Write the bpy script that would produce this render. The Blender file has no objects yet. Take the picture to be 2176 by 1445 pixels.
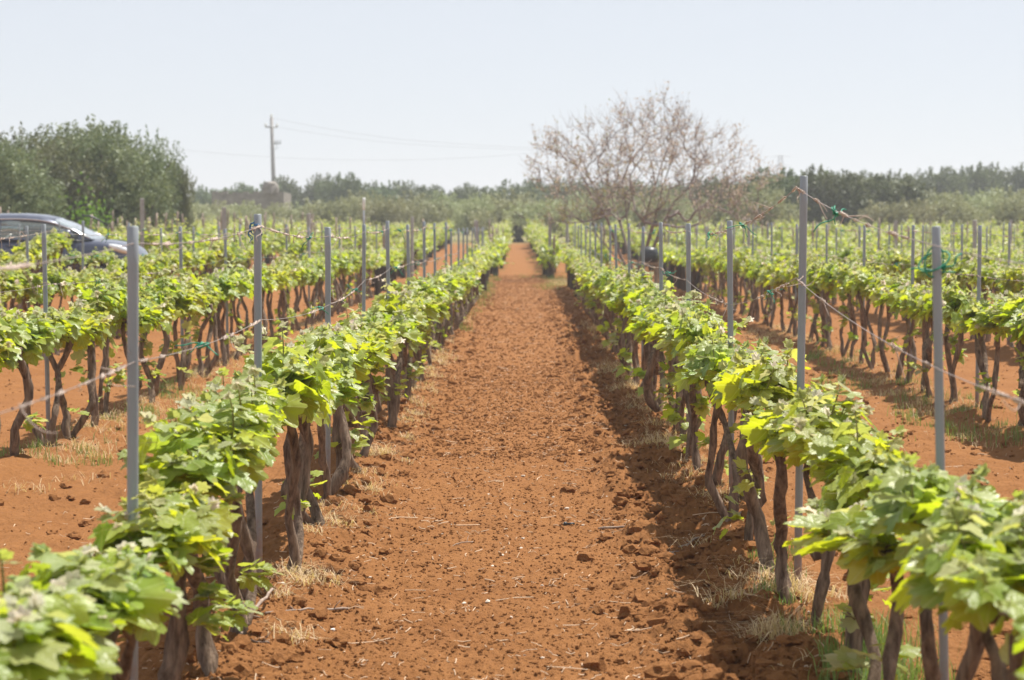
import bpy, math, random
import numpy as np
from mathutils import Vector, Matrix, Euler

# ------------------------------------------------------------------ camera, sky, sun, exposure
sc = bpy.context.scene
W0, H0, FPX = 2176.0, 1445.0, 4300.0
CAM_H = 1.6
cam_d = bpy.data.cameras.new("camera"); cam = bpy.data.objects.new("camera", cam_d)
sc.collection.objects.link(cam); sc.camera = cam
cam_d.sensor_width = 36.0; cam_d.lens = FPX / W0 * 36.0
cam_d.clip_start = 0.1; cam_d.clip_end = 5000
cam.location = (0, 0, CAM_H)
PITCH = math.atan(242.5 / FPX); YAW = math.atan(32.0 / FPX)
cam.rotation_euler = (math.pi / 2 - PITCH, 0, YAW)
cam_d.dof.use_dof = True; cam_d.dof.focus_distance = 10.5; cam_d.dof.aperture_fstop = 4.5

SUN_EL, SUN_AZ = math.radians(66), math.radians(44)      # azimuth clockwise from +Y
world = bpy.data.worlds.new("World"); sc.world = world; world.use_nodes = True
wn = world.node_tree.nodes; wl = world.node_tree.links
bg = wn["Background"]
sky = wn.new("ShaderNodeTexSky"); sky.sky_type = 'NISHITA'; sky.sun_disc = False
sky.sun_elevation = SUN_EL; sky.sun_rotation = SUN_AZ
sky.air_density = .8; sky.dust_density = 0.0; sky.ozone_density = 4.0
veil = wn.new("ShaderNodeMix"); veil.data_type = 'RGBA'          # a thin even milky veil over the blue
veil.inputs[0].default_value = .82; veil.inputs[7].default_value = (5.0, 5.1, 5.3, 1)
wl.new(sky.outputs[0], veil.inputs[6]); wl.new(veil.outputs[2], bg.inputs[0]); bg.inputs[1].default_value = 0.096
sun_d = bpy.data.lights.new("sun", 'SUN'); sun = bpy.data.objects.new("sun", sun_d)
sc.collection.objects.link(sun)
sun_d.energy = 5.0; sun_d.angle = math.radians(0.6); sun_d.color = (1.0, 0.95, 0.86)
sd = Vector((math.sin(SUN_AZ) * math.cos(SUN_EL), math.cos(SUN_AZ) * math.cos(SUN_EL), math.sin(SUN_EL)))
sun.rotation_euler = sd.to_track_quat('Z', 'Y').to_euler()
sc.view_settings.view_transform = 'Standard'; sc.view_settings.look = 'None'
sc.view_settings.gamma = 1.0; sc.view_settings.exposure = 0.7
sc.view_settings.use_curve_mapping = False
sc.cycles.max_bounces = 6; sc.cycles.diffuse_bounces = 3; sc.cycles.glossy_bounces = 2
sc.cycles.transmission_bounces = 4; sc.cycles.transparent_max_bounces = 8; sc.cycles.volume_bounces = 0

RNG = np.random.default_rng(7); random.seed(7)
COL = sc.collection

def ray(px, py):
    d = Vector(((px - W0 / 2) / FPX, -(py - H0 / 2) / FPX, -1.0))
    return cam.rotation_euler.to_matrix() @ d
def at_depth(px, py, Y):
    d = ray(px, py); t = Y / d.y
    return Vector((d.x * t, Y, CAM_H + d.z * t))

# ------------------------------------------------------------------ helpers
def mesh_obj(name, V, F, mat, parent=None, smooth=True, col=None, lco=None, loc=None):
    """one mesh from a vertex array and faces (int array n x k, or list of such arrays)"""
    V = np.asarray(V, dtype=np.float32).reshape(-1, 3)
    if not isinstance(F, list): F = [F]
    F = [np.asarray(f, dtype=np.int32) for f in F if len(f)]
    used = np.zeros(len(V), dtype=bool)
    for f in F: used[f.ravel()] = True
    if not used.all():
        ren = np.cumsum(used) - 1; V = V[used]; F = [ren[f].astype(np.int32) for f in F]
    me = bpy.data.meshes.new(name)
    nl = sum(f.size for f in F); nf = sum(len(f) for f in F)
    me.vertices.add(len(V)); me.loops.add(nl); me.polygons.add(nf)
    me.vertices.foreach_set("co", V.ravel())
    me.loops.foreach_set("vertex_index", np.concatenate([f.ravel() for f in F]))
    sizes = np.concatenate([np.full(len(f), f.shape[1], dtype=np.int32) for f in F])
    starts = np.concatenate([[0], np.cumsum(sizes)[:-1]]).astype(np.int32)
    me.polygons.foreach_set("loop_start", starts)
    me.polygons.foreach_set("loop_total", sizes)
    me.polygons.foreach_set("use_smooth", np.full(nf, smooth, dtype=bool))
    if col is not None:
        a = me.attributes.new("tint", 'FLOAT_COLOR', 'POINT')
        col = np.asarray(col); c = np.zeros((len(V), 4), dtype=np.float32); c[:, :col.shape[1]] = col
        a.data.foreach_set("color", c.ravel())
    if lco is not None:
        a = me.attributes.new("leafco", 'FLOAT_VECTOR', 'POINT')
        a.data.foreach_set("vector", np.asarray(lco, dtype=np.float32).ravel())
    me.update(calc_edges=True); me.validate()
    me.materials.append(mat)
    o = bpy.data.objects.new(name, me); COL.objects.link(o)
    if parent is not None: o.parent = parent
    if loc is not None: o.location = loc
    return o

class MB:
    """collects geometry for one mesh"""
    def __init__(s): s.V = []; s.Q = []; s.T = []; s.n = 0; s.C = []
    def add(s, V, F, col=None):
        V = np.asarray(V, dtype=np.float32).reshape(-1, 3); F = np.asarray(F, dtype=np.int32)
        (s.Q if F.shape[1] == 4 else s.T).append(F + s.n)
        s.V.append(V); s.n += len(V)
        if col is not None: s.C.append(np.broadcast_to(np.asarray(col, dtype=np.float32), (len(V), 3)))
    def build(s, name, mat, parent=None, smooth=True, loc=None):
        F = []
        if s.Q: F.append(np.concatenate(s.Q))
        if s.T: F.append(np.concatenate(s.T))
        return mesh_obj(name, np.concatenate(s.V), F, mat, parent, smooth, np.concatenate(s.C) if s.C else None, None, loc)

def tube(P, R, sides=8, cap=True, rough=None, rng=None):
    """tube along a polyline, returns (V, F quads)"""
    P = np.asarray(P, dtype=float); n = len(P)
    R = np.broadcast_to(np.asarray(R, dtype=float), (n,))
    T = np.gradient(P, axis=0); T /= np.linalg.norm(T, axis=1)[:, None] + 1e-9
    ref = np.array([1., 0, 0]) if abs(T[0, 0]) < .8 else np.array([0, 1., 0])
    N = np.zeros_like(P); b = ref
    for i in range(n):
        b = b - T[i] * np.dot(b, T[i]); b /= np.linalg.norm(b) + 1e-9; N[i] = b
    B = np.cross(T, N)
    a = np.linspace(0, 2 * math.pi, sides, endpoint=False)
    rr = R[:, None] * np.ones((1, sides))
    if rough is not None: rr = rr * rough
    V = P[:, None, :] + rr[:, :, None] * (np.cos(a)[None, :, None] * N[:, None, :] + np.sin(a)[None, :, None] * B[:, None, :])
    V = V.reshape(-1, 3)
    i = np.arange(n - 1)[:, None] * sides; j = np.arange(sides)[None, :]; j2 = (j + 1) % sides
    F = np.stack([i + j, i + j2, i + sides + j2, i + sides + j], -1).reshape(-1, 4)
    if cap:
        V = np.concatenate([V, P[:1], P[-1:]])
        c0, c1 = n * sides, n * sides + 1
        jj = np.arange(sides); k2 = (jj + 1) % sides
        F = np.concatenate([F, np.stack([jj * 0 + c0, k2, jj, jj * 0 + c0], -1)[:, [0, 1, 2, 2]],
                            np.stack([jj * 0 + c1, (n - 1) * sides + jj, (n - 1) * sides + k2, (n - 1) * sides + k2], -1)])
    return V, F
def fix(VF):
    """caps come as degenerate quads: split them off as triangles"""
    V, F = VF
    d = F[:, 2] == F[:, 3]
    return V, F[~d], F[d][:, :3]
def addtube(mb, *a, col=None, **k):
    V, Q, T = fix(tube(*a, **k))
    n0 = mb.n; mb.add(V, Q, col)
    if len(T): mb.T.append(T + n0)

def box(mb, x0, x1, y0, y1, z0, z1, col=None, M=None):
    V = np.array([[x, y, z] for x in (x0, x1) for y in (y0, y1) for z in (z0, z1)], dtype=float)
    if M is not None: V = np.array([list(M @ Vector(v)) for v in V])
    F = np.array([[0, 1, 3, 2], [4, 6, 7, 5], [0, 4, 5, 1], [2, 3, 7, 6], [0, 2, 6, 4], [1, 5, 7, 3]])
    mb.add(V, F, col)

def empty(name, label, cat, loc=(0, 0, 0), rz=0., group=None):
    o = bpy.data.objects.new(name, None); COL.objects.link(o)
    o.empty_display_size = 0.1
    o.location = loc; o.rotation_euler = (0, 0, rz)
    return tag(o, label, cat, group)
def tag(o, label=None, cat=None, group=None, kind=None):
    if label: o["label"] = label
    if cat: o["category"] = cat
    if group: o["group"] = group
    if kind: o["kind"] = kind
    return o
def inst(src, parent, name=None):
    c = src.copy(); COL.objects.link(c); c.parent = parent
    if name: c.name = name
    return c
def hide_proto(o):           # prototypes are unlinked after use, only their copies stay
    COL.objects.unlink(o)

_hash = np.random.default_rng(3).random(65536).astype(np.float32)
def vnoise(x, y, seed=0):
    xi = np.floor(x).astype(np.int64); yi = np.floor(y).astype(np.int64)
    fx = (x - xi).astype(np.float32); fy = (y - yi).astype(np.float32)
    fx = fx * fx * (3 - 2 * fx); fy = fy * fy * (3 - 2 * fy)
    def h(a, b): return _hash[(a * 7919 + b * 104729 + seed * 15485863) % 65536]
    return (h(xi, yi) * (1 - fx) + h(xi + 1, yi) * fx) * (1 - fy) + (h(xi, yi + 1) * (1 - fx) + h(xi + 1, yi + 1) * fx) * fy
def sstep(a, b, x):
    t = np.clip((np.asarray(x, dtype=float) - a) / (b - a), 0, 1); return t * t * (3 - 2 * t)

# ------------------------------------------------------------------ layout of the vineyard
ROWS = {  # x of each row : (name used in labels, far end)
    -1.12: ("first row left of the path", 54), 1.12: ("first row right of the path", 52),
    -3.36: ("second row left of the path", 50.5), 3.75: ("second row right of the path", 56),
    -5.60: ("third row left of the path", 43), 6.05: ("third row right of the path", 57),
    -7.84: ("fourth row left of the path", 34.5), 8.35: ("fourth row right of the path", 57),
    10.65: ("fifth row right of the path", 57), 12.95: ("sixth row right of the path", 57)}
BAY, Y0 = 2.84, 5.75

def terrain(x, y):
    x = np.asarray(x, dtype=float); y = np.asarray(y, dtype=float)
    z = .75 * sstep(55, 108, y) + .0015 * np.clip(y - 108, 0, 400)
    z = z + .38 * sstep(-4, -7.2, x) * sstep(27, 35, y) * (1 - sstep(60, 100, y))
    for xr, (_, ye) in ROWS.items():
        z = z + .07 * np.exp(-((x - xr) / .27) ** 2) * (1 - sstep(ye, ye + 2, y))
    return z
def disturb(x, y):
    """how cloddy the soil is: beside the rows, most on the right edge of the path"""
    d = .12 * np.ones_like(x)
    for xr in ROWS: d = d + .45 * np.exp(-((x - xr) / .42) ** 2)
    d = d + 1.25 * np.exp(-((x - .78) / .25) ** 2) + .5 * np.exp(-((x - 2.6) / .6) ** 2)
    d = d + .3 * np.exp(-((x + 2.3) / .6) ** 2)
    return np.clip(d, 0, 1.6)
def soil(x, y):
    d = disturb(x, y)
    z = terrain(x, y) + .03 * (vnoise(x / 1.3, y / 1.3, 1) - .5)
    fade = 1 - sstep(25, 60, y)
    n1 = vnoise(x / .30, y / .30, 2); n2 = vnoise(x / .13, y / .13, 3)
    n3 = vnoise(x / .06, y / .06, 4); n4 = vnoise(x / .028, y / .028, 5); n5 = vnoise(x / .3 + 40, y / .3, 6); n6 = vnoise(x / .017, y / .017, 8)
    lump = np.abs(2 * n2 - 1); lump3 = np.abs(2 * n3 - 1)
    big = d * (.085 * (n1 - .5) + .06 * (.5 - lump) * n5 * 1.6)
    small = (.5 + .75 * d) * (.022 * (.5 - lump3) + .02 * (n4 - .5) + .016 * (n6 - .5) - .02 * sstep(.72, .9, n4))
    w = x - .06 * (vnoise(y / .7, y * 0, 11) - .5)
    fur = (.045 * np.exp(-((w - .56) / .1) ** 2) * (.4 + n1) - .06 * np.exp(-((w - .78) / .10) ** 2) * sstep(.3, .75, n5)) * (1 - sstep(40, 50, y))
    return z + fur + fade * (big + small) + .008 * fade * (n2 - .5)
def gz(x, y): return float(terrain(np.array([x]), np.array([y]))[0])

# ------------------------------------------------------------------ materials
def mat(name, base=(.5, .5, .5), rough=.7, metal=0., spec=.3, **kw):
    m = bpy.data.materials.new(name); m.use_nodes = True
    b = m.node_tree.nodes["Principled BSDF"]
    b.inputs["Base Color"].default_value = (*base, 1); b.inputs["Roughness"].default_value = rough
    b.inputs["Metallic"].default_value = metal; b.inputs["Specular IOR Level"].default_value = spec
    for k, v in kw.items(): b.inputs[k.replace("_", " ")].default_value = v
    return m
def N(m, t, **kw):
    n = m.node_tree.nodes.new(t)
    for k, v in kw.items(): setattr(n, k, v)
    return n
def L(m, a, b): m.node_tree.links.new(a, b)
def noisy(m, c0, c1, scale=8., stretch=(1, 1, 1), detail=6, bump=.3, dist=.02, lo=.3, hi=.7, coord="Object", rough2=None):
    b = m.node_tree.nodes["Principled BSDF"]
    tc = N(m, "ShaderNodeTexCoord"); mp = N(m, "ShaderNodeMapping"); mp.inputs["Scale"].default_value = stretch
    nz = N(m, "ShaderNodeTexNoise"); nz.inputs["Scale"].default_value = scale; nz.inputs["Detail"].default_value = detail
    nz.inputs["Roughness"].default_value = .65
    cr = N(m, "ShaderNodeValToRGB"); cr.color_ramp.elements[0].position = lo; cr.color_ramp.elements[1].position = hi
    cr.color_ramp.elements[0].color = (*c0, 1); cr.color_ramp.elements[1].color = (*c1, 1)
    L(m, tc.outputs[coord], mp.inputs[0]); L(m, mp.outputs[0], nz.inputs[0])
    L(m, nz.outputs[0], cr.inputs[0]); L(m, cr.outputs[0], b.inputs["Base Color"])
    if bump:
        bp = N(m, "ShaderNodeBump"); bp.inputs["Strength"].default_value = bump; bp.inputs["Distance"].default_value = dist
        L(m, nz.outputs[0], bp.inputs["Height"]); L(m, bp.outputs[0], b.inputs["Normal"])
    return m

def leaf_material(name, transl=.45, rough=.42, spec=.5, veins=False, tcol=(1.15, 1.2, .55), hue=.04, val=0.):
    m = bpy.data.materials.new(name); m.use_nodes = True
    nt = m.node_tree; nt.nodes.clear()
    out = N(m, "ShaderNodeOutputMaterial"); at = N(m, "ShaderNodeAttribute", attribute_name="tint")
    oi = N(m, "ShaderNodeObjectInfo")
    hs = N(m, "ShaderNodeHueSaturation")
    mr = N(m, "ShaderNodeMapRange"); mr.inputs["To Min"].default_value = .5 - hue / 2; mr.inputs["To Max"].default_value = .5 + hue / 3
    L(m, oi.outputs["Random"], mr.inputs[0]); L(m, mr.outputs[0], hs.inputs["Hue"]); L(m, at.outputs["Color"], hs.inputs["Color"])
    mv = N(m, "ShaderNodeMapRange"); mv.inputs["To Min"].default_value = 1 - val; mv.inputs["To Max"].default_value = 1 + val
    L(m, oi.outputs["Random"], mv.inputs[0]); L(m, mv.outputs[0], hs.inputs["Value"])
    colout = hs.outputs[0]
    p = N(m, "ShaderNodeBsdfPrincipled"); p.inputs["Roughness"].default_value = rough; p.inputs["Specular IOR Level"].default_value = spec
    if veins:
        lc = N(m, "ShaderNodeAttribute", attribute_name="leafco")
        sx = N(m, "ShaderNodeSeparateXYZ"); L(m, lc.outputs["Vector"], sx.inputs[0])
        def M(op, a, b=None, c=None):
            n = N(m, "ShaderNodeMath", operation=op)
            for k, v in enumerate((a, b, c)):
                if v is None: continue
                if isinstance(v, (int, float)): n.inputs[k].default_value = v
                else: L(m, v, n.inputs[k])
            return n.outputs[0]
        ang = M('ARCTAN2', sx.outputs[0], sx.outputs[1])
        r = M('SQRT', M('ADD', M('MULTIPLY', sx.outputs[0], sx.outputs[0]), M('MULTIPLY', sx.outputs[1], sx.outputs[1])))
        f = M('ABSOLUTE', M('SUBTRACT', M('FRACT', M('ADD', M('DIVIDE', ang, .72), .5)), .5))
        dist = M('MULTIPLY', M('MULTIPLY', f, .72), r)
        mask = N(m, "ShaderNodeMapRange"); mask.inputs["From Min"].default_value = .004; mask.inputs["From Max"].default_value = .03
        mask.inputs["To Min"].default_value = .55; mask.inputs["To Max"].default_value = 0.
        L(m, dist, mask.inputs[0])
        mx = N(m, "ShaderNodeMix", data_type='RGBA'); L(m, mask.outputs[0], mx.inputs[0])
        L(m, colout, mx.inputs[6]); mx.inputs[7].default_value = (.42, .5, .2, 1)
        colout = mx.outputs[2]
        nz = N(m, "ShaderNodeTexNoise"); nz.inputs["Scale"].default_value = 9; nz.inputs["Detail"].default_value = 3
        L(m, lc.outputs["Vector"], nz.inputs[0])
        hh = M('SUBTRACT', nz.outputs[0], M('MULTIPLY', mask.outputs[0], .9))
        bp = N(m, "ShaderNodeBump"); bp.inputs["Strength"].default_value = .5; bp.inputs["Distance"].default_value = .006
        L(m, hh, bp.inputs["Height"]); L(m, bp.outputs[0], p.inputs["Normal"])
    L(m, colout, p.inputs["Base Color"])
    tr = N(m, "ShaderNodeBsdfTranslucent")
    mm = N(m, "ShaderNodeMix", data_type='RGBA', blend_type='MULTIPLY'); mm.inputs[0].default_value = 1
    L(m, colout, mm.inputs[6]); ta = N(m, "ShaderNodeMix", data_type='RGBA'); L(m, at.outputs["Alpha"], ta.inputs[0])
    ta.inputs[6].default_value = (*tcol, 1); ta.inputs[7].default_value = (1.05, 1.0, .95, 1); L(m, ta.outputs[2], mm.inputs[7]); L(m, mm.outputs[2], tr.inputs[0])
    ms = N(m, "ShaderNodeMixShader"); ms.inputs[0].default_value = transl
    L(m, p.outputs[0], ms.inputs[1]); L(m, tr.outputs[0], ms.inputs[2]); L(m, ms.outputs[0], out.inputs[0])
    return m

M_LEAF = leaf_material("vine_leaf", .5, .38, .6, veins=True, tcol=(1.9, 1.7, .35))
M_FARLEAF = leaf_material("far_vine_leaf", .5, .4, .6, tcol=(1.9, 1.7, .4), hue=0)
M_OLIVE = leaf_material("olive_leaf", .25, .5, .4, tcol=(1.1, 1.1, .7), hue=.06, val=.22)
M_DRYLEAF = leaf_material("dry_blossom", .35, .7, .1, tcol=(1.1, 1., .8), hue=.0)
M_GRASS = leaf_material("grass_blade", .35, .6, .2, tcol=(1.2, 1.2, .6), hue=0)
M_BARK = noisy(mat("vine_bark", rough=.9, spec=.15), (.08, .053, .038), (.34, .25, .185), 48, (1, 1, .13), 8, 1., .03, .34, .66)
M_SHOOT = mat("green_shoot", (.22, .27, .07), .5)
M_OLIVEBARK = noisy(mat("olive_bark", rough=.9, spec=.1), (.09, .07, .055), (.28, .24, .2), 6, (1, 1, .3), 6, .8, .05)
M_TWIG = noisy(mat("twig_bark", rough=.9, spec=.1), (.15, .12, .11), (.30, .245, .225), 5, (1, 1, .4), 5, .4, .02)
M_POST = noisy(mat("galvanised_post", rough=.45, metal=.15, spec=.5), (.23, .26, .285), (.31, .34, .365), 5, (1, 1, .25), 6, .05, .002, .3, .75)
def soil_splash(m):
    b = m.node_tree.nodes["Principled BSDF"]; src = b.inputs["Base Color"].links[0].from_socket
    tc = N(m, "ShaderNodeTexCoord"); sx = N(m, "ShaderNodeSeparateXYZ"); L(m, tc.outputs["Object"], sx.inputs[0])
    nz = N(m, "ShaderNodeTexNoise"); nz.inputs["Scale"].default_value = 30; nz.inputs["Detail"].default_value = 5; L(m, tc.outputs["Object"], nz.inputs[0])
    ad = N(m, "ShaderNodeMath", operation='MULTIPLY_ADD'); ad.inputs[1].default_value = -.5; L(m, nz.outputs[0], ad.inputs[0]); L(m, sx.outputs[2], ad.inputs[2])
    mr = N(m, "ShaderNodeMapRange"); mr.inputs["From Min"].default_value = -.25; mr.inputs["From Max"].default_value = .12; mr.inputs["To Min"].default_value = .8; mr.inputs["To Max"].default_value = 0
    L(m, ad.outputs[0], mr.inputs[0])
    rs = N(m, "ShaderNodeTexNoise"); rs.inputs["Scale"].default_value = 7; rs.inputs["Detail"].default_value = 8; L(m, tc.outputs["Object"], rs.inputs[0])
    rm = N(m, "ShaderNodeMapRange"); rm.inputs["From Min"].default_value = .6; rm.inputs["From Max"].default_value = .72; rm.inputs["To Max"].default_value = .6; L(m, rs.outputs[0], rm.inputs[0])
    m1 = N(m, "ShaderNodeMix", data_type='RGBA'); L(m, rm.outputs[0], m1.inputs[0]); L(m, src, m1.inputs[6]); m1.inputs[7].default_value = (.17, .13, .11, 1)
    m2 = N(m, "ShaderNodeMix", data_type='RGBA'); L(m, mr.outputs[0], m2.inputs[0]); L(m, m1.outputs[2], m2.inputs[6]); m2.inputs[7].default_value = (.26, .12, .06, 1)
    L(m, m2.outputs[2], b.inputs["Base Color"])
soil_splash(M_POST)
M_WIRE = mat("old_wire", (.35, .29, .27), .5, .5)
M_TENDRIL = noisy(mat("dry_tendril", rough=.85, spec=.1), (.36, .28, .24), (.6, .5, .43), 14, bump=0)
M_TWINE = mat("green_twine", (.01, .22, .13), .45, 0, .4)
M_BLUE = mat("blue_twine", (.04, .17, .36), .5)
M_STAKE = noisy(mat("weathered_wood", rough=.9, spec=.1), (.2, .155, .12), (.45, .37, .31), 14, (1, 1, .12), 6, .4, .01)
M_CONC = noisy(mat("concrete", rough=.9, spec=.1), (.25, .24, .24), (.42, .4, .39), 9, (1, 1, .5), 6, .3, .01)
M_STRAW = noisy(mat("straw", rough=.8, spec=.15), (.42, .28, .18), (.72, .55, .4), 3, bump=0)
M_CANE = noisy(mat("dead_cane", rough=.85, spec=.1), (.17, .12, .1), (.42, .33, .27), 22, (1, 1, 1), 5, .3, .004)
M_STONE = noisy(mat("stone", rough=.85, spec=.2), (.42, .33, .26), (.7, .62, .54), 12, bump=.4, dist=.01)
M_WHITE = noisy(mat("white_plastic", rough=.45, spec=.4), (.72, .72, .7), (.85, .85, .84), 10, bump=0)
M_BLACK = noisy(mat("black_plastic", rough=.38, spec=.5), (.018, .019, .022), (.035, .036, .04), 8, bump=.05)
M_WALL = noisy(mat("rubble_stone", rough=.95, spec=.1), (.17, .155, .145), (.34, .31, .28), 2.2, (1, 1, 1.6), 8, .8, .06)
M_GREY = mat("grey_metal", (.3, .31, .33), .5, .6)

# soil
M_SOIL = mat("red_soil", rough=.95, spec=.08)
def soil_nodes():
    m = M_SOIL; b = m.node_tree.nodes["Principled BSDF"]
    g = N(m, "ShaderNodeNewGeometry")
    def noise(s, d=6, r=.6):
        n = N(m, "ShaderNodeTexNoise"); n.inputs["Scale"].default_value = s; n.inputs["Detail"].default_value = d
        n.inputs["Roughness"].default_value = r; L(m, g.outputs["Position"], n.inputs[0]); return n
    n1 = noise(2.2, 9, .7); n2 = noise(38, 8, .7); n3 = noise(120, 4, .7)
    cr = N(m, "ShaderNodeValToRGB"); e = cr.color_ramp.elements
    e[0].position = .25; e[0].color = (.165, .066, .023, 1); e[1].position = .75; e[1].color = (.318, .149, .057, 1)
    mx0 = N(m, "ShaderNodeMath", operation='ADD'); mh = N(m, "ShaderNodeMath", operation='MULTIPLY'); mh.inputs[1].default_value = .5
    L(m, n1.outputs[0], mx0.inputs[0]); L(m, n2.outputs[0], mx0.inputs[1]); L(m, mx0.outputs[0], mh.inputs[0]); L(m, mh.outputs[0], cr.inputs[0])
    # pale grit and chaff flecks
    cr2 = N(m, "ShaderNodeValToRGB"); cr2.color_ramp.elements[0].position = .66; cr2.color_ramp.elements[1].position = .74
    cr2.color_ramp.elements[0].color = (0, 0, 0, 1); cr2.color_ramp.elements[1].color = (.75, .75, .75, 1)
    L(m, n3.outputs[0], cr2.inputs[0])
    mx = N(m, "ShaderNodeMix", data_type='RGBA'); L(m, cr2.outputs[0], mx.inputs[0]); L(m, cr.outputs[0], mx.inputs[6])
    mx.inputs[7].default_value = (.46, .29, .17, 1)
    # dry grass ground beyond the vineyard
    sx = N(m, "ShaderNodeSeparateXYZ"); L(m, g.outputs["Position"], sx.inputs[0])
    far = N(m, "ShaderNodeMapRange"); far.inputs["From Min"].default_value = 101; far.inputs["From Max"].default_value = 112
    nf = noise(.5, 4); ad = N(m, "ShaderNodeMath", operation='MULTIPLY_ADD'); ad.inputs[1].default_value = 8; L(m, nf.outputs[0], ad.inputs[0]); L(m, sx.outputs[1], ad.inputs[2])
    L(m, ad.outputs[0], far.inputs[0])
    gr = N(m, "ShaderNodeValToRGB"); gr.color_ramp.elements[0].color = (.10, .115, .04, 1); gr.color_ramp.elements[1].color = (.3, .24, .12, 1)
    L(m, n2.outputs[0], gr.inputs[0])
    mx2 = N(m, "ShaderNodeMix", data_type='RGBA'); L(m, far.outputs[0], mx2.inputs[0]); L(m, mx.outputs[2], mx2.inputs[6]); L(m, gr.outputs[0], mx2.inputs[7])
    L(m, mx2.outputs[2], b.inputs["Base Color"])
    bp = N(m, "ShaderNodeBump"); bp.inputs["Strength"].default_value = .8; bp.inputs["Distance"].default_value = .02
    bp2 = N(m, "ShaderNodeBump"); bp2.inputs["Strength"].default_value = .5; bp2.inputs["Distance"].default_value = .006
    L(m, n2.outputs[0], bp.inputs["Height"]); L(m, n3.outputs[0], bp2.inputs["Height"]); L(m, bp.outputs[0], bp2.inputs["Normal"])
    L(m, bp2.outputs[0], b.inputs["Normal"])
soil_nodes()

# ------------------------------------------------------------------ ground: one sheet to the horizon
def axis_x():
    a = list(np.arange(0, 1.75, .0085)); s = .0085
    while a[-1] < 900:
        s = min(s * 1.02 if a[-1] < 8 else s * 1.08, 40); a.append(a[-1] + s)
    a = np.array(a); return np.concatenate([-a[:0:-1], a])
def axis_y():
    a = [6.2]
    while a[-1] < 1500: a.append(a[-1] + min(max(.0085, .00021 * a[-1] ** 2), 30))
    b = [6.2]; s = .02
    while b[-1] > -60: s *= 1.15; b.append(b[-1] - s)
    return np.concatenate([np.array(b[:0:-1]), np.array(a)])
gx, gy = axis_x(), axis_y()
GX, GY = np.meshgrid(gx, gy)
GZ = soil(GX.ravel(), GY.ravel())
nx, ny = len(gx), len(gy)
ii = (np.arange(ny - 1)[:, None] * nx + np.arange(nx - 1)[None, :]).ravel()
ground = mesh_obj("ground", np.stack([GX.ravel(), GY.ravel(), GZ], -1), np.stack([ii, ii + 1, ii + nx + 1, ii + nx], -1), M_SOIL)
tag(ground, kind="structure")

def soilz(x, y): return soil(np.asarray(x, dtype=float), np.asarray(y, dtype=float))

# ------------------------------------------------------------------ grape leaf
def leaf_template():
    # lobed outline in polar form round the petiole point; +Y is the midrib
    lobes = [(0, 1.0), (.42, .66), (.78, .88), (1.15, .56), (1.55, .66), (2.05, .50), (2.55, .40), (2.95, .14)]
    th, rr = [], []
    for k in range(len(lobes) - 1):
        (a0, r0), (a1, r1) = lobes[k], lobes[k + 1]
        for q in (0, .34, .67):
            tooth = .05 if q == .34 else (-.02 if q == .67 else 0)
            th.append(a0 + (a1 - a0) * q); rr.append(r0 + (r1 - r0) * (q ** .8) + tooth)
    th.append(2.95); rr.append(.14)
    th = np.array(th); rr = np.array(rr)
    pts = np.concatenate([np.stack([rr * np.sin(th), rr * np.cos(th)], -1)[::-1] * [-1, 1], np.stack([rr * np.sin(th), rr * np.cos(th)], -1)[1:]])
    n = len(pts)
    ctr = np.array([[0, .0]])
    mid = pts[::2] * .55
    V = np.concatenate([ctr, mid, pts]); nm = len(mid)
    T = [[0, 1 + k + 1, 1 + k] for k in range(nm - 1)]
    for k in range(nm - 1):
        a, b = 1 + k, 2 + k; o = 1 + nm + 2 * k
        T += [[a, o + 1, o], [a, b, o + 1], [b, o + 2, o + 1]]
    return V, np.array(T)[:, ::-1]
LT, LF = leaf_template()
LTs = np.array([[0, 0], [-.55, .15], [-.42, .62], [0, 1.], [.42, .62], [.55, .15], [0, .45]], dtype=float)   # small / far leaf
LFs = np.array([[6, 1, 0], [6, 2, 1], [6, 3, 2], [6, 4, 3], [6, 5, 4], [6, 0, 5]])[:, ::-1]

def place_leaves(P, D, Nn, S, rng, T=LT, F=LF, width=.62, fold=.28, curl=.3, cols=None):
    """many leaves at once: P base points, D midrib directions, Nn normals, S lengths"""
    P, D, Nn, S = (np.asarray(a, dtype=float) for a in (P, D, Nn, S)); n = len(P)
    D = D / (np.linalg.norm(D, axis=1)[:, None] + 1e-9)
    Nn = Nn - D * np.sum(Nn * D, 1)[:, None]; Nn /= np.linalg.norm(Nn, axis=1)[:, None] + 1e-9
    R = np.cross(D, Nn)
    x, y = T[:, 0] * width / .62, T[:, 1]
    fo = rng.uniform(-.05, fold * 1.6, n)[:, None]; cu = rng.uniform(-.25, 1, n)[:, None] * curl
    ph = rng.uniform(0, 6.28, n)[:, None]
    z = fo * np.abs(x)[None] - cu * (y ** 2)[None] - .25 * (x ** 2)[None] * rng.uniform(0, 1, n)[:, None] + rng.uniform(.03, .1, n)[:, None] * np.sin(7 * x[None] + 5 * y[None] + ph)
    asym = rng.uniform(.85, 1.15, n)[:, None]
    V = P[:, None] + S[:, None, None] * ((x[None] * asym)[..., None] * R[:, None] + np.broadcast_to(y, (n, len(y)))[..., None] * D[:, None] + z[..., None] * Nn[:, None])
    k = len(T)
    FF = (F[None] + (np.arange(n) * k)[:, None, None]).reshape(-1, 3)
    lco = np.broadcast_to(np.concatenate([T, np.zeros((k, 1))], 1)[None], (n, k, 3)).copy()
    lco[:, :, 2] = rng.uniform(0, 20, n)[:, None]
    C = np.repeat(cols, k, 0) if cols is not None else None
    return V.reshape(-1, 3), FF, lco.reshape(-1, 3), C

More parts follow.
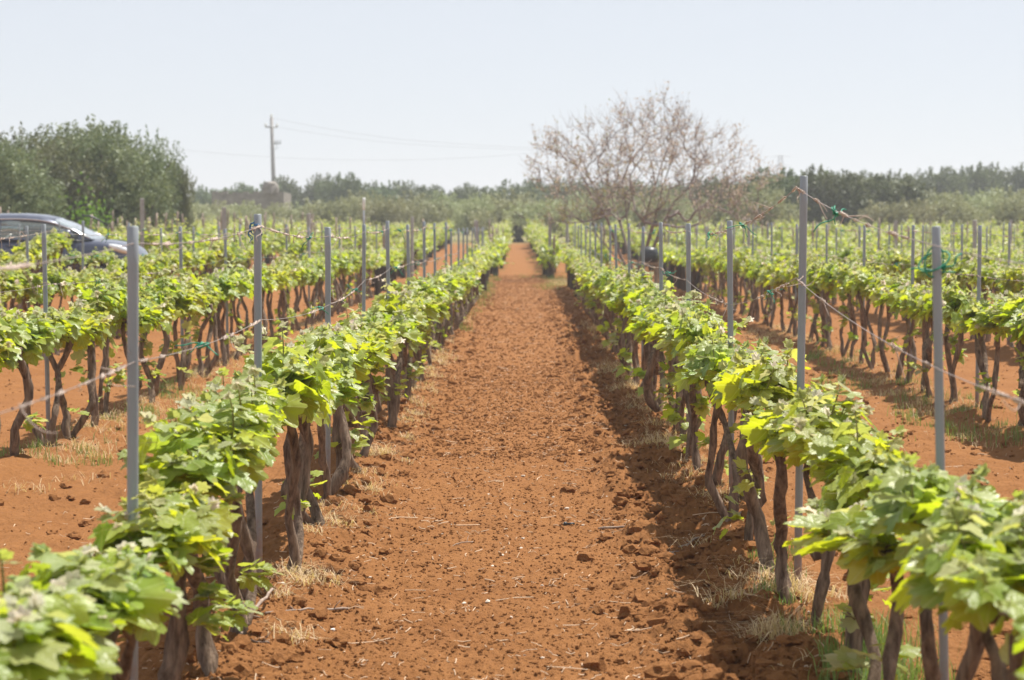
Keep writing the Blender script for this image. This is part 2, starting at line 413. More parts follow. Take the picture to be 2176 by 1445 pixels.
def leaf_colour(age, rng):
    """age 0 mature .. 1 young downy tip"""
    age = np.asarray(age)[:, None]; n = len(age)
    r = rng.random((n, 1))
    mature = (1 - r) * np.array([[.185, .285, .04]]) + r * np.array([[.33, .41, .065]])
    young = (1 - r) * np.array([[.36, .44, .15]]) + r * np.array([[.5, .5, .3]])
    tip = (1 - r) * np.array([[.86, .72, .66]]) + r * np.array([[.8, .8, .64]])
    t1 = np.clip((age - .35) / .4, 0, 1); t2 = np.clip((age - .8) / .15, 0, 1)
    c = mature * (1 - t1) + young * t1; c = c * (1 - t2) + tip * t2
    return np.concatenate([c * rng.uniform(.85, 1.12, (n, 1)), np.clip((age - .3) / .5, 0, 1)], 1)

def unit(v): return v / (np.linalg.norm(v) + 1e-9)
def make_shoots(rng, nshoot, half, zlo, zhi, lmin, lmax, spread, big=.125):
    """shoots and leaves of one vine; returns leaf arrays and stem polylines"""
    P, D, Nn, S, A = [], [], [], [], []; stems = []
    for k in range(nshoot):
        b = np.array([rng.normal(0, .05), rng.uniform(-half, half), rng.uniform(zlo, zhi)])
        d = unit(np.array([rng.normal(0, spread), rng.normal(0, .35), rng.uniform(.45, 1.)]))
        Ln = rng.uniform(lmin, lmax) * (1.6 if rng.random() < .1 else 1); bend = np.array([rng.normal(0, .5), rng.normal(0, .5), rng.uniform(-.7, .35)])
        ns = 8; pts = [b]; dd = d.copy()
        for q in range(ns):
            dd = unit(dd + bend * .11); pts.append(pts[-1] + dd * Ln / ns)
        pts = np.array(pts); stems.append(pts)
        nl = int(Ln / .027) + 2; az = rng.uniform(0, 6.28)
        for q in range(nl):
            t = (q + .6) / nl; p = pts[0] + 0; f = t * ns; i = min(int(f), ns - 1); p = pts[i] + (pts[i + 1] - pts[i]) * (f - i)
            az += math.pi + rng.normal(0, .6)
            o = np.array([math.cos(az), math.sin(az), 0.])
            o[0] += .25 * np.sign(p[0] + rng.normal(0, .06)); o = unit(o)
            s = (big * (1 - t ** 1.5) + .03) * rng.uniform(.72, 1.18)
            droop = rng.uniform(-.15, 1.0) * (1 - .6 * t)
            P.append(p + o * s * .38 + np.array([0, 0, .02 * rng.random()])); D.append(unit(o + np.array([0, 0, -droop]))); S.append(s)
            Nn.append(np.array([o[0] * .5, o[1] * .5, 1.0]) + rng.normal(0, .32, 3)); A.append(np.clip(t * .78 + rng.normal(0, .1), 0, .8))
        tip = pts[-1]
        young = rng.random() < .5
        for q in range(rng.integers(2, 4)):
            o = unit(rng.normal(0, .4, 3) + dd * 1.0 + np.array([0, 0, .4]))
            P.append(tip + o * .004); D.append(o); S.append(rng.uniform(.018, .042)); Nn.append(rng.normal(0, 1, 3)); A.append(rng.uniform(.82, 1) if young else rng.uniform(.45, .8))
    # mature leaves hanging round the flanks
    for q in range(int(nshoot * 1.3)):
        sgn = rng.choice([-1, 1]); p = np.array([sgn * rng.uniform(.02, .12), rng.uniform(-half * 1.1, half * 1.1), rng.uniform(zlo + .0, zhi + .12)])
        o = unit(np.array([sgn, rng.normal(0, .6), 0]))
        P.append(p); D.append(unit(o * rng.uniform(.2, .8) + np.array([0, rng.normal(0, .3), -1.]))); S.append(rng.uniform(.055, big * 1.1))
        Nn.append(o + np.array([0, 0, rng.uniform(.2, .9)]) + rng.normal(0, .25, 3)); A.append(rng.uniform(0, .4))
    return np.array(P), np.array(D), np.array(Nn), np.array(S), np.array(A), stems

def trunk_geo(mb, rng, pts, r0, r1, sides=11, n=16):
    """gnarled trunk through control points"""
    pts = np.asarray(pts, dtype=float); t = np.linspace(0, len(pts) - 1, n); i = np.clip(t.astype(int), 0, len(pts) - 2); f = (t - i)[:, None]
    f = f * f * (3 - 2 * f) * .6 + f * .4
    P = pts[i] * (1 - f) + pts[i + 1] * f
    P[1:-1, :2] += rng.normal(0, r0 * .16, (n - 2, 2))
    P[1:-1, :2] += .016 * np.sin(np.linspace(0, rng.uniform(5, 11), n - 2) + rng.uniform(0, 6))[:, None]
    u = np.linspace(0, 1, n)
    R = r0 + (r1 - r0) * u + r0 * .28 * np.exp(-u * 14)
    for q in range(3): R = R * (1 + rng.uniform(.15, .45) * np.exp(-((u - rng.random()) / .05) ** 2))
    R = R * (1 + .1 * rng.normal(0, 1, n))
    ridges = 1 + .13 * np.sin(np.arange(sides) / sides * 6.28 * rng.integers(2, 4) + u[:, None] * rng.uniform(2, 6) + rng.uniform(0, 6)) + .09 * rng.normal(0, 1, (n, sides))
    addtube(mb, P, R, sides, True, ridges)
    return P

# ---- prototypes: trunks, foliage, shoots, suckers
HEAD = .78
def proto_trunk(seed, twin):
    rng = np.random.default_rng(seed); mb = MB(); z = HEAD
    def wander(x0, y0, x1, y1, bow):
        b = rng.normal(0, bow, 2)
        return [(x0, y0, -.14), (x0, y0, .0), (x0 + b[0] * .8, y0 + b[1] * .8 + (y1 - y0) * .2, z * .3), (x1 * .6 + x0 * .4 + b[0] * .4 - b[1] * .3, y0 * .4 + y1 * .6 - b[1] * .5, z * .66), (x1, y1, z)]
    if twin == 2:
        trunk_geo(mb, rng, wander(-.005, -.02, rng.normal(0, .03), -.21, .055), rng.uniform(.017, .022), .0135)
        trunk_geo(mb, rng, wander(.005, .035, rng.normal(0, .03), .22, .055), rng.uniform(.016, .021), .013)
    elif twin == 1:
        trunk_geo(mb, rng, wander(0, 0, rng.normal(0, .03), -.1, .055), rng.uniform(.02, .025), .016)
        trunk_geo(mb, rng, [(0, .0, z * .38), (.01, .09, z * .55), (rng.normal(0, .03), .14, z * .8), (0, .2, z * 1.02)], .017, .013, n=12)
    else:
        trunk_geo(mb, rng, wander(0, 0, rng.normal(0, .04), rng.normal(0, .08), .055), rng.uniform(.019, .027), .017)
    # short arms along the wire
    for s in (-1, 1):
        e = rng.uniform(.22, .34)
        trunk_geo(mb, rng, [(0, s * .02, z - .05), (rng.normal(0, .015), s * e * .4, z + .01), (rng.normal(0, .02), s * e, z + rng.uniform(0, .05))], .018, .009, sides=9, n=9)
    return mb.build("trunk", M_BARK)
def proto_foliage(seed):
    rng = np.random.default_rng(seed)
    P, D, Nn, S, A, stems = make_shoots(rng, 17, .42, .72, .82, .10, .25, .36, .092)
    V, F, lco, C = place_leaves(P, D, Nn, S, rng, cols=leaf_colour(A, rng))
    mb = MB()
    for st in stems: mb.add(*tube(st, np.linspace(.0045, .002, len(st)), 5, False))
    for p, d, s in zip(P, D, S):
        if s > .06: mb.add(*tube(np.array([p - unit(np.array([d[0], d[1], .0]) + 1e-6) * s * .45, p]), [.0016, .0012], 3, False))
    SV = np.concatenate(mb.V); SF = np.concatenate(mb.Q) + len(V)
    C = np.concatenate([C, np.broadcast_to(np.array([.27, .27, .09, .5]), (len(SV), 4))])
    return mesh_obj("foliage", np.concatenate([V, SV]), [F, SF], M_LEAF, col=C, lco=np.concatenate([lco, np.full((len(SV), 3), .5)]))
def proto_sucker(seed):
    rng = np.random.default_rng(seed); P, D, Nn, S, A = [], [], [], [], []
    for c in range(rng.integers(2, 5)):
        a = rng.uniform(0, 6.28); z = rng.uniform(.04, .62); ctr = np.array([math.cos(a) * .05, math.sin(a) * .05, z])
        for q in range(rng.integers(4, 9)):
            o = unit(np.array([math.cos(a), math.sin(a), .4]) + rng.normal(0, .5, 3))
            P.append(ctr + o * rng.uniform(.01, .10)); D.append(unit(o + np.array([0, 0, -rng.uniform(0, .8)]))); S.append(rng.uniform(.03, .085))
            Nn.append(np.array([o[0] * .5, o[1] * .5, 1]) + rng.normal(0, .3, 3)); A.append(rng.uniform(0, .75))
    V, F, lco, C = place_leaves(P, D, Nn, S, rng, cols=leaf_colour(A, rng))
    return mesh_obj("sucker_leaves", V, F, M_LEAF, col=C, lco=lco)

trunks = [proto_trunk(100 + k, t) for k, t in enumerate([0, 0, 0, 0, 1, 1, 2, 2, 2, 2])]
tr_kind = ["single-stemmed", "single-stemmed", "single-stemmed", "single-stemmed", "forked", "forked", "twin-trunked", "twin-trunked", "twin-trunked", "twin-trunked"]
fols = [proto_foliage(200 + k) for k in range(10)]
sucks = [proto_sucker(300 + k) for k in range(6)]

# ---- list every vine of the trellised block, nearest first
ORD = ["zeroth", "first", "second", "third", "fourth", "fifth", "sixth", "seventh", "eighth", "ninth", "tenth", "eleventh", "twelfth", "thirteenth",
       "fourteenth", "fifteenth", "sixteenth", "seventeenth", "eighteenth", "nineteenth", "twentieth", "twenty-first"]
def in_view(x, y, m=.6):
    if y < 3.5: return False
    c = x * FPX / y
    return -1120 - m * FPX / y < c < 1056 + m * FPX / y
vines = []; posts = []
for xr, (rn, ye) in ROWS.items():
    ks = [k for k in range(-1, 40) if Y0 + k * BAY <= ye + .5]
    vis = [k for k in ks if in_view(xr, Y0 + k * BAY, .05)]
    k0 = min(vis)
    for k in ks:
        yp = Y0 + k * BAY
        if k in vis: posts.append((xr, yp, k - k0 + 1, rn))
        for q in range(4):
            yv = yp + (q + .5) * BAY / 4
            if yv > ye or not in_view(xr, yv): continue
            if k < k0: lab = "nearest the camera, before first post of " + rn if q == 3 else ("%s before first post of " % ["fourth", "third", "second"][q]) + rn
            else:
                lab = (["first", "second", "third", "fourth"][q] + " past %s post of " % ORD[min(k - k0 + 1, 21)]) + rn
            vines.append((yv, xr, lab, k, q))
for q, (x, y, w) in enumerate([(-9.15, 35.0, "rear door"), (-8.75, 35.3, "front door handle"), (-8.35, 35.0, "front door"), (-7.9, 35.4, "wing mirror"), (-7.45, 35.2, "front wheel"), (-7.1, 35.5, "headlight"), (-6.75, 35.7, "nose")]):
    vines.append((y, x, "standing before the %s of the parked car" % w, 0, 10 + q))
vines.sort(key=lambda v: v[0])
NIND = 300
for n, (yv, xr, lab, k, q) in enumerate(vines[:NIND]):
    rng = np.random.default_rng(5000 + n)
    x = xr - .035 * np.sign(xr) + rng.normal(0, .03); y = yv + rng.normal(0, .05)
    ti = rng.integers(0, len(trunks)); fi = rng.integers(0, len(fols))
    tr0 = (rng.random() * .22 - .11) + (math.pi if rng.random() < .5 else 0)
    v = empty("grapevine", "%s grapevine, %s" % (tr_kind[ti], lab), "grapevine", (x, y, gz(x, y) + .0), tr0, "grapevines trained in rows along the wires")
    hs = rng.uniform(.88, 1.08) * ((1.0 if xr > 0 else .93) * (.93 if y > 22 else 1.) if abs(xr) < 2 else 1.05) * (.72 if q > 9 else 1) * (.86 if y < 6.4 else 1); v.scale = (1, 1, hs)
    t = inst(trunks[ti], v); t.scale = (rng.uniform(1., 1.4),) * 2 + (1,)
    f2 = inst(fols[fi], v)
    fr = rng.choice([0, math.pi]) + rng.normal(0, .1); f2.rotation_euler.z = fr
    fs = rng.uniform(.92, 1.12); f2.scale = (fs, 1.06, rng.uniform(.95, 1.06))
    if rng.random() < .8:
        u = inst(sucks[rng.integers(0, 6)], v); u.rotation_euler.z = rng.uniform(0, 6.28)
for o in trunks + sucks + fols: hide_proto(o)

# ---- everything farther: vines too many to list, one object
def far_vines():
    rng = np.random.default_rng(77); V, F, C = [], [], []; n0 = 0
    mbt = MB(); spots = []
    for (yv, xr, lab, k, q) in vines[NIND:]: spots.append((xr, yv, .74 * (.93 if yv > 22 else 1), 0))
    # bush vines of the block beyond the headland
    for xr in np.arange(-26.5, 30, 2.05):
        y = 45.5 + rng.uniform(0, 1)
        if xr > -6.5 : y = 53
        if xr > -2.2 : y = 55.5
        if abs(xr) < 1.9 or xr > 1: y = 61
        x = xr
        if -2 < xr < -.1: x = -1.2
        elif -.1 <= xr < 1.6: x = .75
        while y < 101:
            xx = x - (.42 * sstep(60, 100, y) if 0 < x < 1 else 0)
            if in_view(xx, y, .5): spots.append((xx + rng.normal(0, .12), y + rng.normal(0, .2), rng.uniform(.45, .75), 1))
            y += rng.uniform(.95, 1.35)
    for (x, y, hd, bush) in spots:
        z = gz(x, y)
        if bush: P, D, Nn, S, A, st = make_shoots(rng, 9, .38, .35, .8, .25, .65, .55, .13)
        else: P, D, Nn, S, A, st = make_shoots(rng, 9, .36, .68, .78, .14, .32, .5, .13)
        keep = rng.random(len(P)) < .8
        P, D, Nn, S, A = P[keep], D[keep], Nn[keep], S[keep] * 1.25, A[keep]
        v, f, l, c = place_leaves(P + np.array([x, y, z]), D, Nn, S, rng, LTs, LFs, cols=leaf_colour(A, rng))
        V.append(v); F.append(f + n0); C.append(c); n0 += len(v)
        for q in range(2 if bush else 1):
            b = rng.normal(0, .04, 2); e = rng.normal(0, .12 if bush else .05, 2); r = rng.uniform(.035, .06)
            tv, tq = tube([(x + b[0], y + b[1], z - .1), (x + b[0] + e[0] * .3, y + b[1] + e[1] * .6, z + hd * .5), (x + e[0], y + e[1] * 2, z + hd)], [r * 1.2, r, r * .7], 6, False)
            V.append(tv); F.append(np.concatenate([tq[:, :3], tq[:, [0, 2, 3]]]) + n0); n0 += len(tv)
            C.append(np.broadcast_to(np.append(np.array([.075, .055, .043]) * rng.uniform(.8, 1.5), .8), (len(tv), 4)))
    o = mesh_obj("far_vines", np.concatenate(V), np.concatenate(F), M_FARLEAF, col=np.concatenate(C))
    tag(o, "mass of far grapevines filling the field behind the near rows", "vines", None, "stuff")
    return spots
far_spots = far_vines()

# ------------------------------------------------------------------ posts, wires, twine
mb = MB(); a = np.linspace(0, 1, 7)
addtube(mb, [(0, 0, z) for z in (-.35, .0, .5, 1.0, 1.5, 1.618, 1.62)], [.0165, .0165, .0165, .0165, .0165, .0165, .0145], 14)
post0 = mb.build("grey_post", M_POST)
post_top = {}
prng = np.random.default_rng(12)
for (x, y, k, rn) in posts:
    o = post0.copy(); COL.objects.link(o); o.name = "metal_post"
    h = prng.normal(1.62, .03)
    if k == 1 and abs(x) < 2: h = 1.60
    if x == 1.12 and k == 2: h = 1.81
    if x == -1.12 and k == 2: h = 1.65
    if x == -1.12 and k > 9: h = 1.56
    xx, yy = x + .035 * np.sign(x) + prng.normal(0, .01), y + prng.normal(0, .05); z = gz(x, y)
    o.location = (xx, yy, z); o.scale = (1, 1, (h - z) / 1.62)
    o.rotation_euler = (prng.normal(0, .008), prng.normal(0, .01), prng.uniform(0, 6))
    if x == 1.12 and k == 1: o.location.x = xx + .05; o.rotation_euler = (0, -.03, 0)
    thick = 1.0 if prng.random() < .8 else .8
    o.scale.x = o.scale.y = thick
    lab = "grey metal trellis post, %s from the camera in %s" % (ORD[min(k, 21)], rn)
    if x == 1.12 and k == 2: lab = "tallest grey metal post, standing well above its neighbours right of the path"
    tag(o, lab, "post", "grey metal posts of the trellis rows")
    post_top.setdefault(x, []).append((xx, yy, h))
hide_proto(post0)

def wire(row, low, name_label, tend):
    rng = np.random.default_rng(int(abs(row) * 100) + low); pt = sorted(post_top[row], key=lambda p: p[1])
    pts = []
    first = pt[0]; pt = [(first[0], first[1] - 2.7, first[2])] + pt
    for i, (x, y, h) in enumerate(pt):
        z = (1.2 + rng.normal(0, .02)) if low else h - .05
        if low and row == 1.12 and abs(y - (Y0 + BAY)) < .5: z = 1.38
        if not low and i == 0: z = 1.52
        p1 = np.array([x - np.sign(row) * .018, y, z])
        if pts:
            p0 = pts[-1]
            for q in np.linspace(0, 1, 9)[1:-1]: pts.append(p0 * (1 - q) + p1 * q - np.array([0, 0, .05 * 4 * q * (1 - q) * (.45 if low else .5)]))
        pts.append(p1)
    pts = np.array(pts); mbw = MB(); addtube(mbw, pts, .0015, 5)
    w = mbw.build("trellis_wire", M_WIRE)
    tag(w, name_label, "wire", "wires strung along the trellis rows")
    if tend:
        mt = MB(); seg = np.concatenate([[0], np.cumsum(np.linalg.norm(np.diff(pts, axis=0), axis=1))])
        def on(s): return np.array([np.interp(s, seg, pts[:, c]) for c in range(3)])
        s = .2
        while s < min(seg[-1], 30):
            s += rng.exponential(.11 if rng.random() < .75 else .6)
            ln = rng.uniform(.03, .12); ph = rng.uniform(0, 6.28); q = np.linspace(0, 1, 10)
            c = np.array([on(s + t * ln) for t in q]); rad = rng.uniform(.004, .008)
            c[:, 0] += rad * np.cos(ph + q * 20); c[:, 2] += rad * np.sin(ph + q * 20)
            addtube(mt, c, rng.uniform(.001, .0022), 4, False)
            if rng.random() < .45:      # a loose curling end
                st = on(s); d = unit(np.array([rng.normal(0, .5), rng.normal(0, .6), rng.uniform(-1, .5)])); L_ = rng.uniform(.03, .11); k = rng.uniform(-3, 3); u = unit(np.cross(d, rng.normal(0, 1, 3)))
                addtube(mt, np.array([st + d * L_ * t + u * L_ * .25 * math.sin(k * t * 2) for t in np.linspace(0, 1, 7)]), np.linspace(.0022, .001, 7), 4, False)
        mt.build("dry_tendrils", M_TENDRIL, w)["kind"] = "stuff"
    return pts
wires = {}
for xr, (rn, ye) in ROWS.items():
    near = abs(xr) < 4
    wires[(xr, 0)] = wire(xr, 0, "upper trellis wire%s along post tops of %s" % (" with dry tendrils" if near else "", rn), near)
    wires[(xr, 1)] = wire(xr, 1, "lower trellis wire%s above the leaves of %s" % (" with dry tendrils" if near else "", rn), near)

def tie_mesh(seed, r, tails, material, name="twine_tie"):
    rng = np.random.default_rng(seed); m = MB()
    t = np.linspace(0, 2 * math.pi, 18)
    for q in range(2):
        tilt = rng.normal(0, .3); addtube(m, np.stack([r * np.cos(t), r * np.sin(t), (.02 if r < .03 else .035) * np.sin(t + q) + tilt * r * np.cos(t)], -1), .0026, 5, False)
    for q in range(tails):
        d = unit(np.array([rng.normal(0, .45), -.2 + rng.normal(0, .3), -1 if q < 2 else rng.uniform(.2, 1)])); L_ = rng.uniform(.04, .10); b = rng.normal(0, .015, 3)
        addtube(m, np.array([np.array([r, 0, 0]) + d * L_ * s + b * s * s * 2 + np.array([.01 * math.sin(6 * s), 0, 0]) for s in np.linspace(0, 1, 8)]), .0024, 5)
    V, F = tube([(r, 0, -.008), (r + .004, 0, 0), (r, 0, .008)], [.004, .009, .004], 6); m.add(V, fix((V, F))[1])
    return m.build(name, material)
ties = [tie_mesh(k, .012, 3, M_TWINE) for k in range(4)]
big_tie = tie_mesh(9, .03, 3, M_TWINE); blue_tie = tie_mesh(11, .022, 3, M_BLUE)
p = post_top[1.12]; p = sorted(p, key=lambda q: q[1])[0]
big_tie.location = (p[0], p[1], 1.50); big_tie.rotation_euler = (.5, .5, .2)
tag(big_tie, "big loop of green twine knotted round the nearest post right of the path", "twine")
p = sorted(post_top[-1.12], key=lambda q: q[1])[1]
blue_tie.location = (p[0], p[1], 1.585); blue_tie.rotation_euler = (.1, .1, 3.6)
tag(blue_tie, "blue twine tied round the second post of first row left of the path", "twine")
trng = np.random.default_rng(31)
for (xr, low), pts in wires.items():
    if abs(xr) > 6.5: continue
    rn = ROWS[xr][0]; vis = sorted(post_top[xr], key=lambda q: q[1])
    for k in range(min(len(vis) - 1, 12)):
        if trng.random() > (.72 if abs(xr) < 4 else .35): continue
        y = vis[k][1] + trng.uniform(.15, .85) * BAY
        o = ties[trng.integers(0, 4)].copy(); COL.objects.link(o)
        o.location = [float(np.interp(y, pts[:, 1], pts[:, c])) for c in range(3)]
        o.rotation_euler = (1.57 + trng.normal(0, .3), trng.normal(0, .4), trng.uniform(0, 6)); s = trng.uniform(.7, 1.1); o.scale = (s, s, s)
        tag(o, "green twine on the %s wire past %s post of %s" % ("lower" if low else "upper", ORD[k + 1], rn), "twine", "green twine ties on the wires")
for t in ties: hide_proto(t)

# ------------------------------------------------------------------ stakes and concrete posts of the block beyond
srng = np.random.default_rng(41)
m = MB(); addtube(m, [(0, 0, -.3), (.004, 0, .3), (-.006, .003, .8), (.004, 0, 1.3), (0, 0, 1.5)], [.032, .031, .029, .028, .024], 8, True, 1 + .08 * srng.normal(0, 1, (5, 8)))
stake0 = m.build("wooden_stake", M_STAKE)
stk = []
for (x, y, hd, bush) in far_spots:
    if bush and y < 92 and srng.random() < (.55 if x < -6 else .3): stk.append((x + .1, y))
stk.sort(key=lambda s: s[1]); stk = stk[:150]; stk.sort(key=lambda s: s[0] / s[1])
for n, (x, y) in enumerate(stk):
    o = stake0.copy(); COL.objects.link(o); z = gz(x, y); o.location = (x, y, z); o.scale = (srng.uniform(.7, 1.3),) * 2 + (srng.uniform(.85, 1.15),)
    o.rotation_euler = (srng.normal(0, .03), srng.normal(0, .03), srng.uniform(0, 6))
    side = "behind the parked car" if x / y < -.19 else ("in the left field beyond the headland" if x < -1.5 else ("beside the far end of the path" if x < 1.5 else "in the right field beyond the headland"))
    tag(o, "thin weathered wooden stake among the far bush vines " + side, "stake", "wooden stakes " + side)
hide_proto(stake0)
m = MB(); box(m, -.045, .045, -.045, .045, -.3, 1.78)
conc0 = m.build("concrete_post", M_CONC, smooth=False)
bv = conc0.modifiers.new("bevel", 'BEVEL'); bv.width = .008
conc = [(1168, 62, 1.8, "leaning grey concrete post beside the lone vine at the path's right edge"), (1205, 66, 1.62, "pale concrete post just right of the lone vine post"), (1012, 56, 1.75, "grey concrete post at the far end of first row left of the path"),
        (2072, 52, 1.75, "stout concrete post near the right edge of the photo"), (1592, 57, 1.75, "stout concrete post between the bare tree and the tallest metal post"), (2148, 66, 1.7, "concrete post farthest right among the far vines"), (1905, 64, 1.7, "concrete post behind the nearest right metal post"),
        (480, 52, 1.7, "concrete post in the field behind the second left metal post"), (655, 54, 1.7, "concrete post between the utility pole and the white topped pole"), (875, 57, 1.85, "concrete post rising over the far left vines, right of the white topped pole"), (301, 50, 1.9, "concrete post right of the parked car")]
for (px, Y, h, lab) in conc:
    c = conc0.copy(); COL.objects.link(c); x = at_depth(px, 480, Y).x; c.location = (x, Y, gz(x, Y)); c.scale = (1, 1, h / 1.78); c.rotation_euler = (srng.normal(0, .01), srng.normal(0, .015), srng.uniform(0, 1.5))
    tag(c, lab, "post", "concrete end posts")
hide_proto(conc0)
# white topped marker pole
w = empty("marker_pole", "slim pole with a white sleeve on top, above the left rows", "pole", (at_depth(773, 445, 44).x, 44, gz(-3.5, 44)))
ztop = at_depth(773, 420, 44).z - w.location.z; zsl = at_depth(773, 446, 44).z - w.location.z
m = MB(); addtube(m, [(0, 0, -.3), (0, 0, 1), (0, 0, ztop - .05)], .018, 8); m.build("pole", M_GREY, w)
m = MB(); addtube(m, [(0, 0, zsl), (0, 0, zsl + .01), (.004, 0, ztop - .05), (.004, 0, ztop)], [.02, .03, .033, .026], 12); m.build("white_sleeve", M_WHITE, w)

# ------------------------------------------------------------------ trees
def leaf_cloud(P, size, rng, base, var, aspect=.3):
    n = len(P); d = rng.normal(0, 1, (n, 3)); d[:, 2] += .35; d /= np.linalg.norm(d, axis=1)[:, None]
    u = np.cross(d, rng.normal(0, 1, (n, 3))); u /= np.linalg.norm(u, axis=1)[:, None]
    s = size * rng.uniform(.6, 1.4, n)[:, None]
    V = np.stack([P - d * s * .5, P + u * s * aspect * .5, P + d * s * .5, P - u * s * aspect * .5], 1)
    F = np.arange(n * 4).reshape(n, 4)
    return V.reshape(-1, 3), F, base, var
def olive_mesh(seed, wid, hgt, n, leaf, lob=12, low=.35, base=((.075, .095, .05), (.2, .22, .145))):
    """crown of lobes from height low*hgt up; returns (trunk, crown) meshes as objects"""
    rng = np.random.default_rng(seed); r = wid / 2; mbt = MB()
    cents, rads = [], []
    for k in range(lob):
        a = rng.uniform(0, 6.28); q = math.sqrt(rng.random()) * .72 * r; zz = rng.uniform(low, .8) * hgt
        zz = zz * (1 - .25 * (q / r) ** 2); rad = rng.uniform(.28, .46) * r
        cents.append((q * math.cos(a), q * math.sin(a), min(zz, hgt - rad * .9))); rads.append(rad)
    cents = np.array(cents); rads = np.array(rads)
    k = rng.choice(lob, n, p=rads ** 2 / np.sum(rads ** 2))
    d = rng.normal(0, 1, (n, 3)); d /= np.linalg.norm(d, axis=1)[:, None]
    rr = rng.uniform(.45, 1.06, n) ** .6
    P = cents[k] + d * (rads[k] * rr)[:, None] * np.array([1, 1, .9])
    # sprigs that break the outline, and sparse gaps
    ns = n // 4; ks = rng.integers(0, lob, ns // 14 + 1); ds = rng.normal(0, 1, (len(ks), 3)); ds[:, 2] = np.abs(ds[:, 2]) + .3; ds /= np.linalg.norm(ds, axis=1)[:, None]
    base_p = cents[ks] + ds * rads[ks][:, None] * .95
    t = rng.uniform(0, .2 * min(r, 1.5), (len(ks), 14)); sp = (base_p[:, None] + (ds + np.array([0, 0, .5]))[:, None] * t[..., None] + rng.normal(0, .035, (len(ks), 14, 3))).reshape(-1, 3)
    nz = np.sin(P[:, 0] * 3.1 + seed) * np.sin(P[:, 1] * 2.7 + 1) * np.sin(P[:, 2] * 3.3 + 2)
    P = P[(nz > -.42) | (rng.random(n) < .3)]
    P = np.concatenate([P, sp]); P = P[P[:, 2] > .12 * hgt]
    V, F, _, _ = leaf_cloud(P, leaf, rng, None, None)
    q = rng.random((len(P), 1)) ** 1.3; clump = .5 + .5 * np.sin(P[:, :1] * 2.3 + P[:, 1:2] * 1.9 + seed)
    q = np.clip(.65 * q + .35 * clump, 0, 1)
    C = (1 - q) * np.array([base[0]]) + q * np.array([base[1]])
    crown = mesh_obj("crown", V, F, M_OLIVE, col=np.repeat(C, 4, 0), smooth=False)
    th = hgt * .32
    trunk_geo(mbt, rng, [(0, 0, -.3), (0, 0, 0), (rng.normal(0, .08), rng.normal(0, .08), th * .6), (rng.normal(0, .12), 0, th)], .17 * wid / 3.2, .12 * wid / 3.2, 10, 10)
    for q in range(7):
        c = cents[rng.integers(0, lob)]
        mid = np.array([c[0] * .45, c[1] * .45, th + (c[2] - th) * .45]) + rng.normal(0, .08, 3)
        trunk_geo(mbt, rng, [(0, 0, th * .85), mid, c + rng.normal(0, .1, 3), c + np.array([c[0] * .2, c[1] * .2, .4])], .075 * wid / 3.2, .015, 6, 9)
    return mbt.build("trunk", M_OLIVEBARK), crown
def plant(proto, name, label, cat, x, y, sx, sz, rz, group, zoff=0.):
    e = empty(name, label, cat, (x, y, gz(x, y) + zoff), rz, group); e.scale = (sx, sx, sz)
    for o in proto: inst(o, e)
    return e
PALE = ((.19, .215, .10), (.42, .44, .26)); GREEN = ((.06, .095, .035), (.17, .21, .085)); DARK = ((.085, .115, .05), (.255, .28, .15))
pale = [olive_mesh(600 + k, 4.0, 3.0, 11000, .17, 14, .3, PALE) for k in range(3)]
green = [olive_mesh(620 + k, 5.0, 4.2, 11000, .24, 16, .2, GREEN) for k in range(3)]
dark = [olive_mesh(640 + k, 4.6, 4.6, 30000, .15, 26, .08, DARK) for k in range(3)]
orng = np.random.default_rng(91)
# the tall dark trees left of the pole: tops given in photo pixels
dk = [(-60, 262, 66, 5.4), (60, 262, 63, 5.0), (150, 250, 67, 5.2), (240, 268, 64, 4.2), (295, 270, 66, 3.0), (358, 335, 68, 1.7), (30, 300, 60, 3.6)]
dl = ["leftmost tall dark olive tree, cut by the photo's left edge", "tall dark olive tree standing right behind the parked car", "tallest dark olive tree of the left clump, behind the car's windscreen", "dark olive tree in the left clump above the car's bonnet", "dark olive tree at the right side of the left clump", "lower dark olive closing the right end of the left clump", "low dark olive in front of the left clump, behind the car roof"]
for n, ((px, py, Y, wd), lb) in enumerate(zip(dk, dl)):
    p = at_depth(px, py, Y); z0 = gz(p.x, Y)
    plant(dark[n % 3], "olive_tree", lb, "olive tree", p.x, Y, wd / 4.6, (p.z - z0) / 4.55, orng.uniform(0, 6), "dark olive trees on the left")
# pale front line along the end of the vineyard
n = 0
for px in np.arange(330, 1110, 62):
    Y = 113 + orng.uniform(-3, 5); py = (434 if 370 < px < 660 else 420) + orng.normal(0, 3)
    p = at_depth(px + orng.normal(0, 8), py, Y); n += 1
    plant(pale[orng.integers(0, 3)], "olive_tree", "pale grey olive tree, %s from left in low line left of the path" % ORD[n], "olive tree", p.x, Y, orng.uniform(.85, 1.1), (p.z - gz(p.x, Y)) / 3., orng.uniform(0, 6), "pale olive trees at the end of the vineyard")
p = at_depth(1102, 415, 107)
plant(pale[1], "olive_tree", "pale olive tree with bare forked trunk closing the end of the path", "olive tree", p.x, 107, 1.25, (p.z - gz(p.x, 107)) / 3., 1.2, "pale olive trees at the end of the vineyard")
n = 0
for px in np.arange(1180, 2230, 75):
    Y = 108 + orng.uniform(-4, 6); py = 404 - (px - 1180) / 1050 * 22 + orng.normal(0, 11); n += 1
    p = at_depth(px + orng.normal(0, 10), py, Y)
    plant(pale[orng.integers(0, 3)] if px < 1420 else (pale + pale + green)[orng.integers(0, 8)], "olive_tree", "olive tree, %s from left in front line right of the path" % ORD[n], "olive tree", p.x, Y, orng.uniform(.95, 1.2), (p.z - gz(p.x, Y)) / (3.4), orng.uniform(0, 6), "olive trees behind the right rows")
n = 0
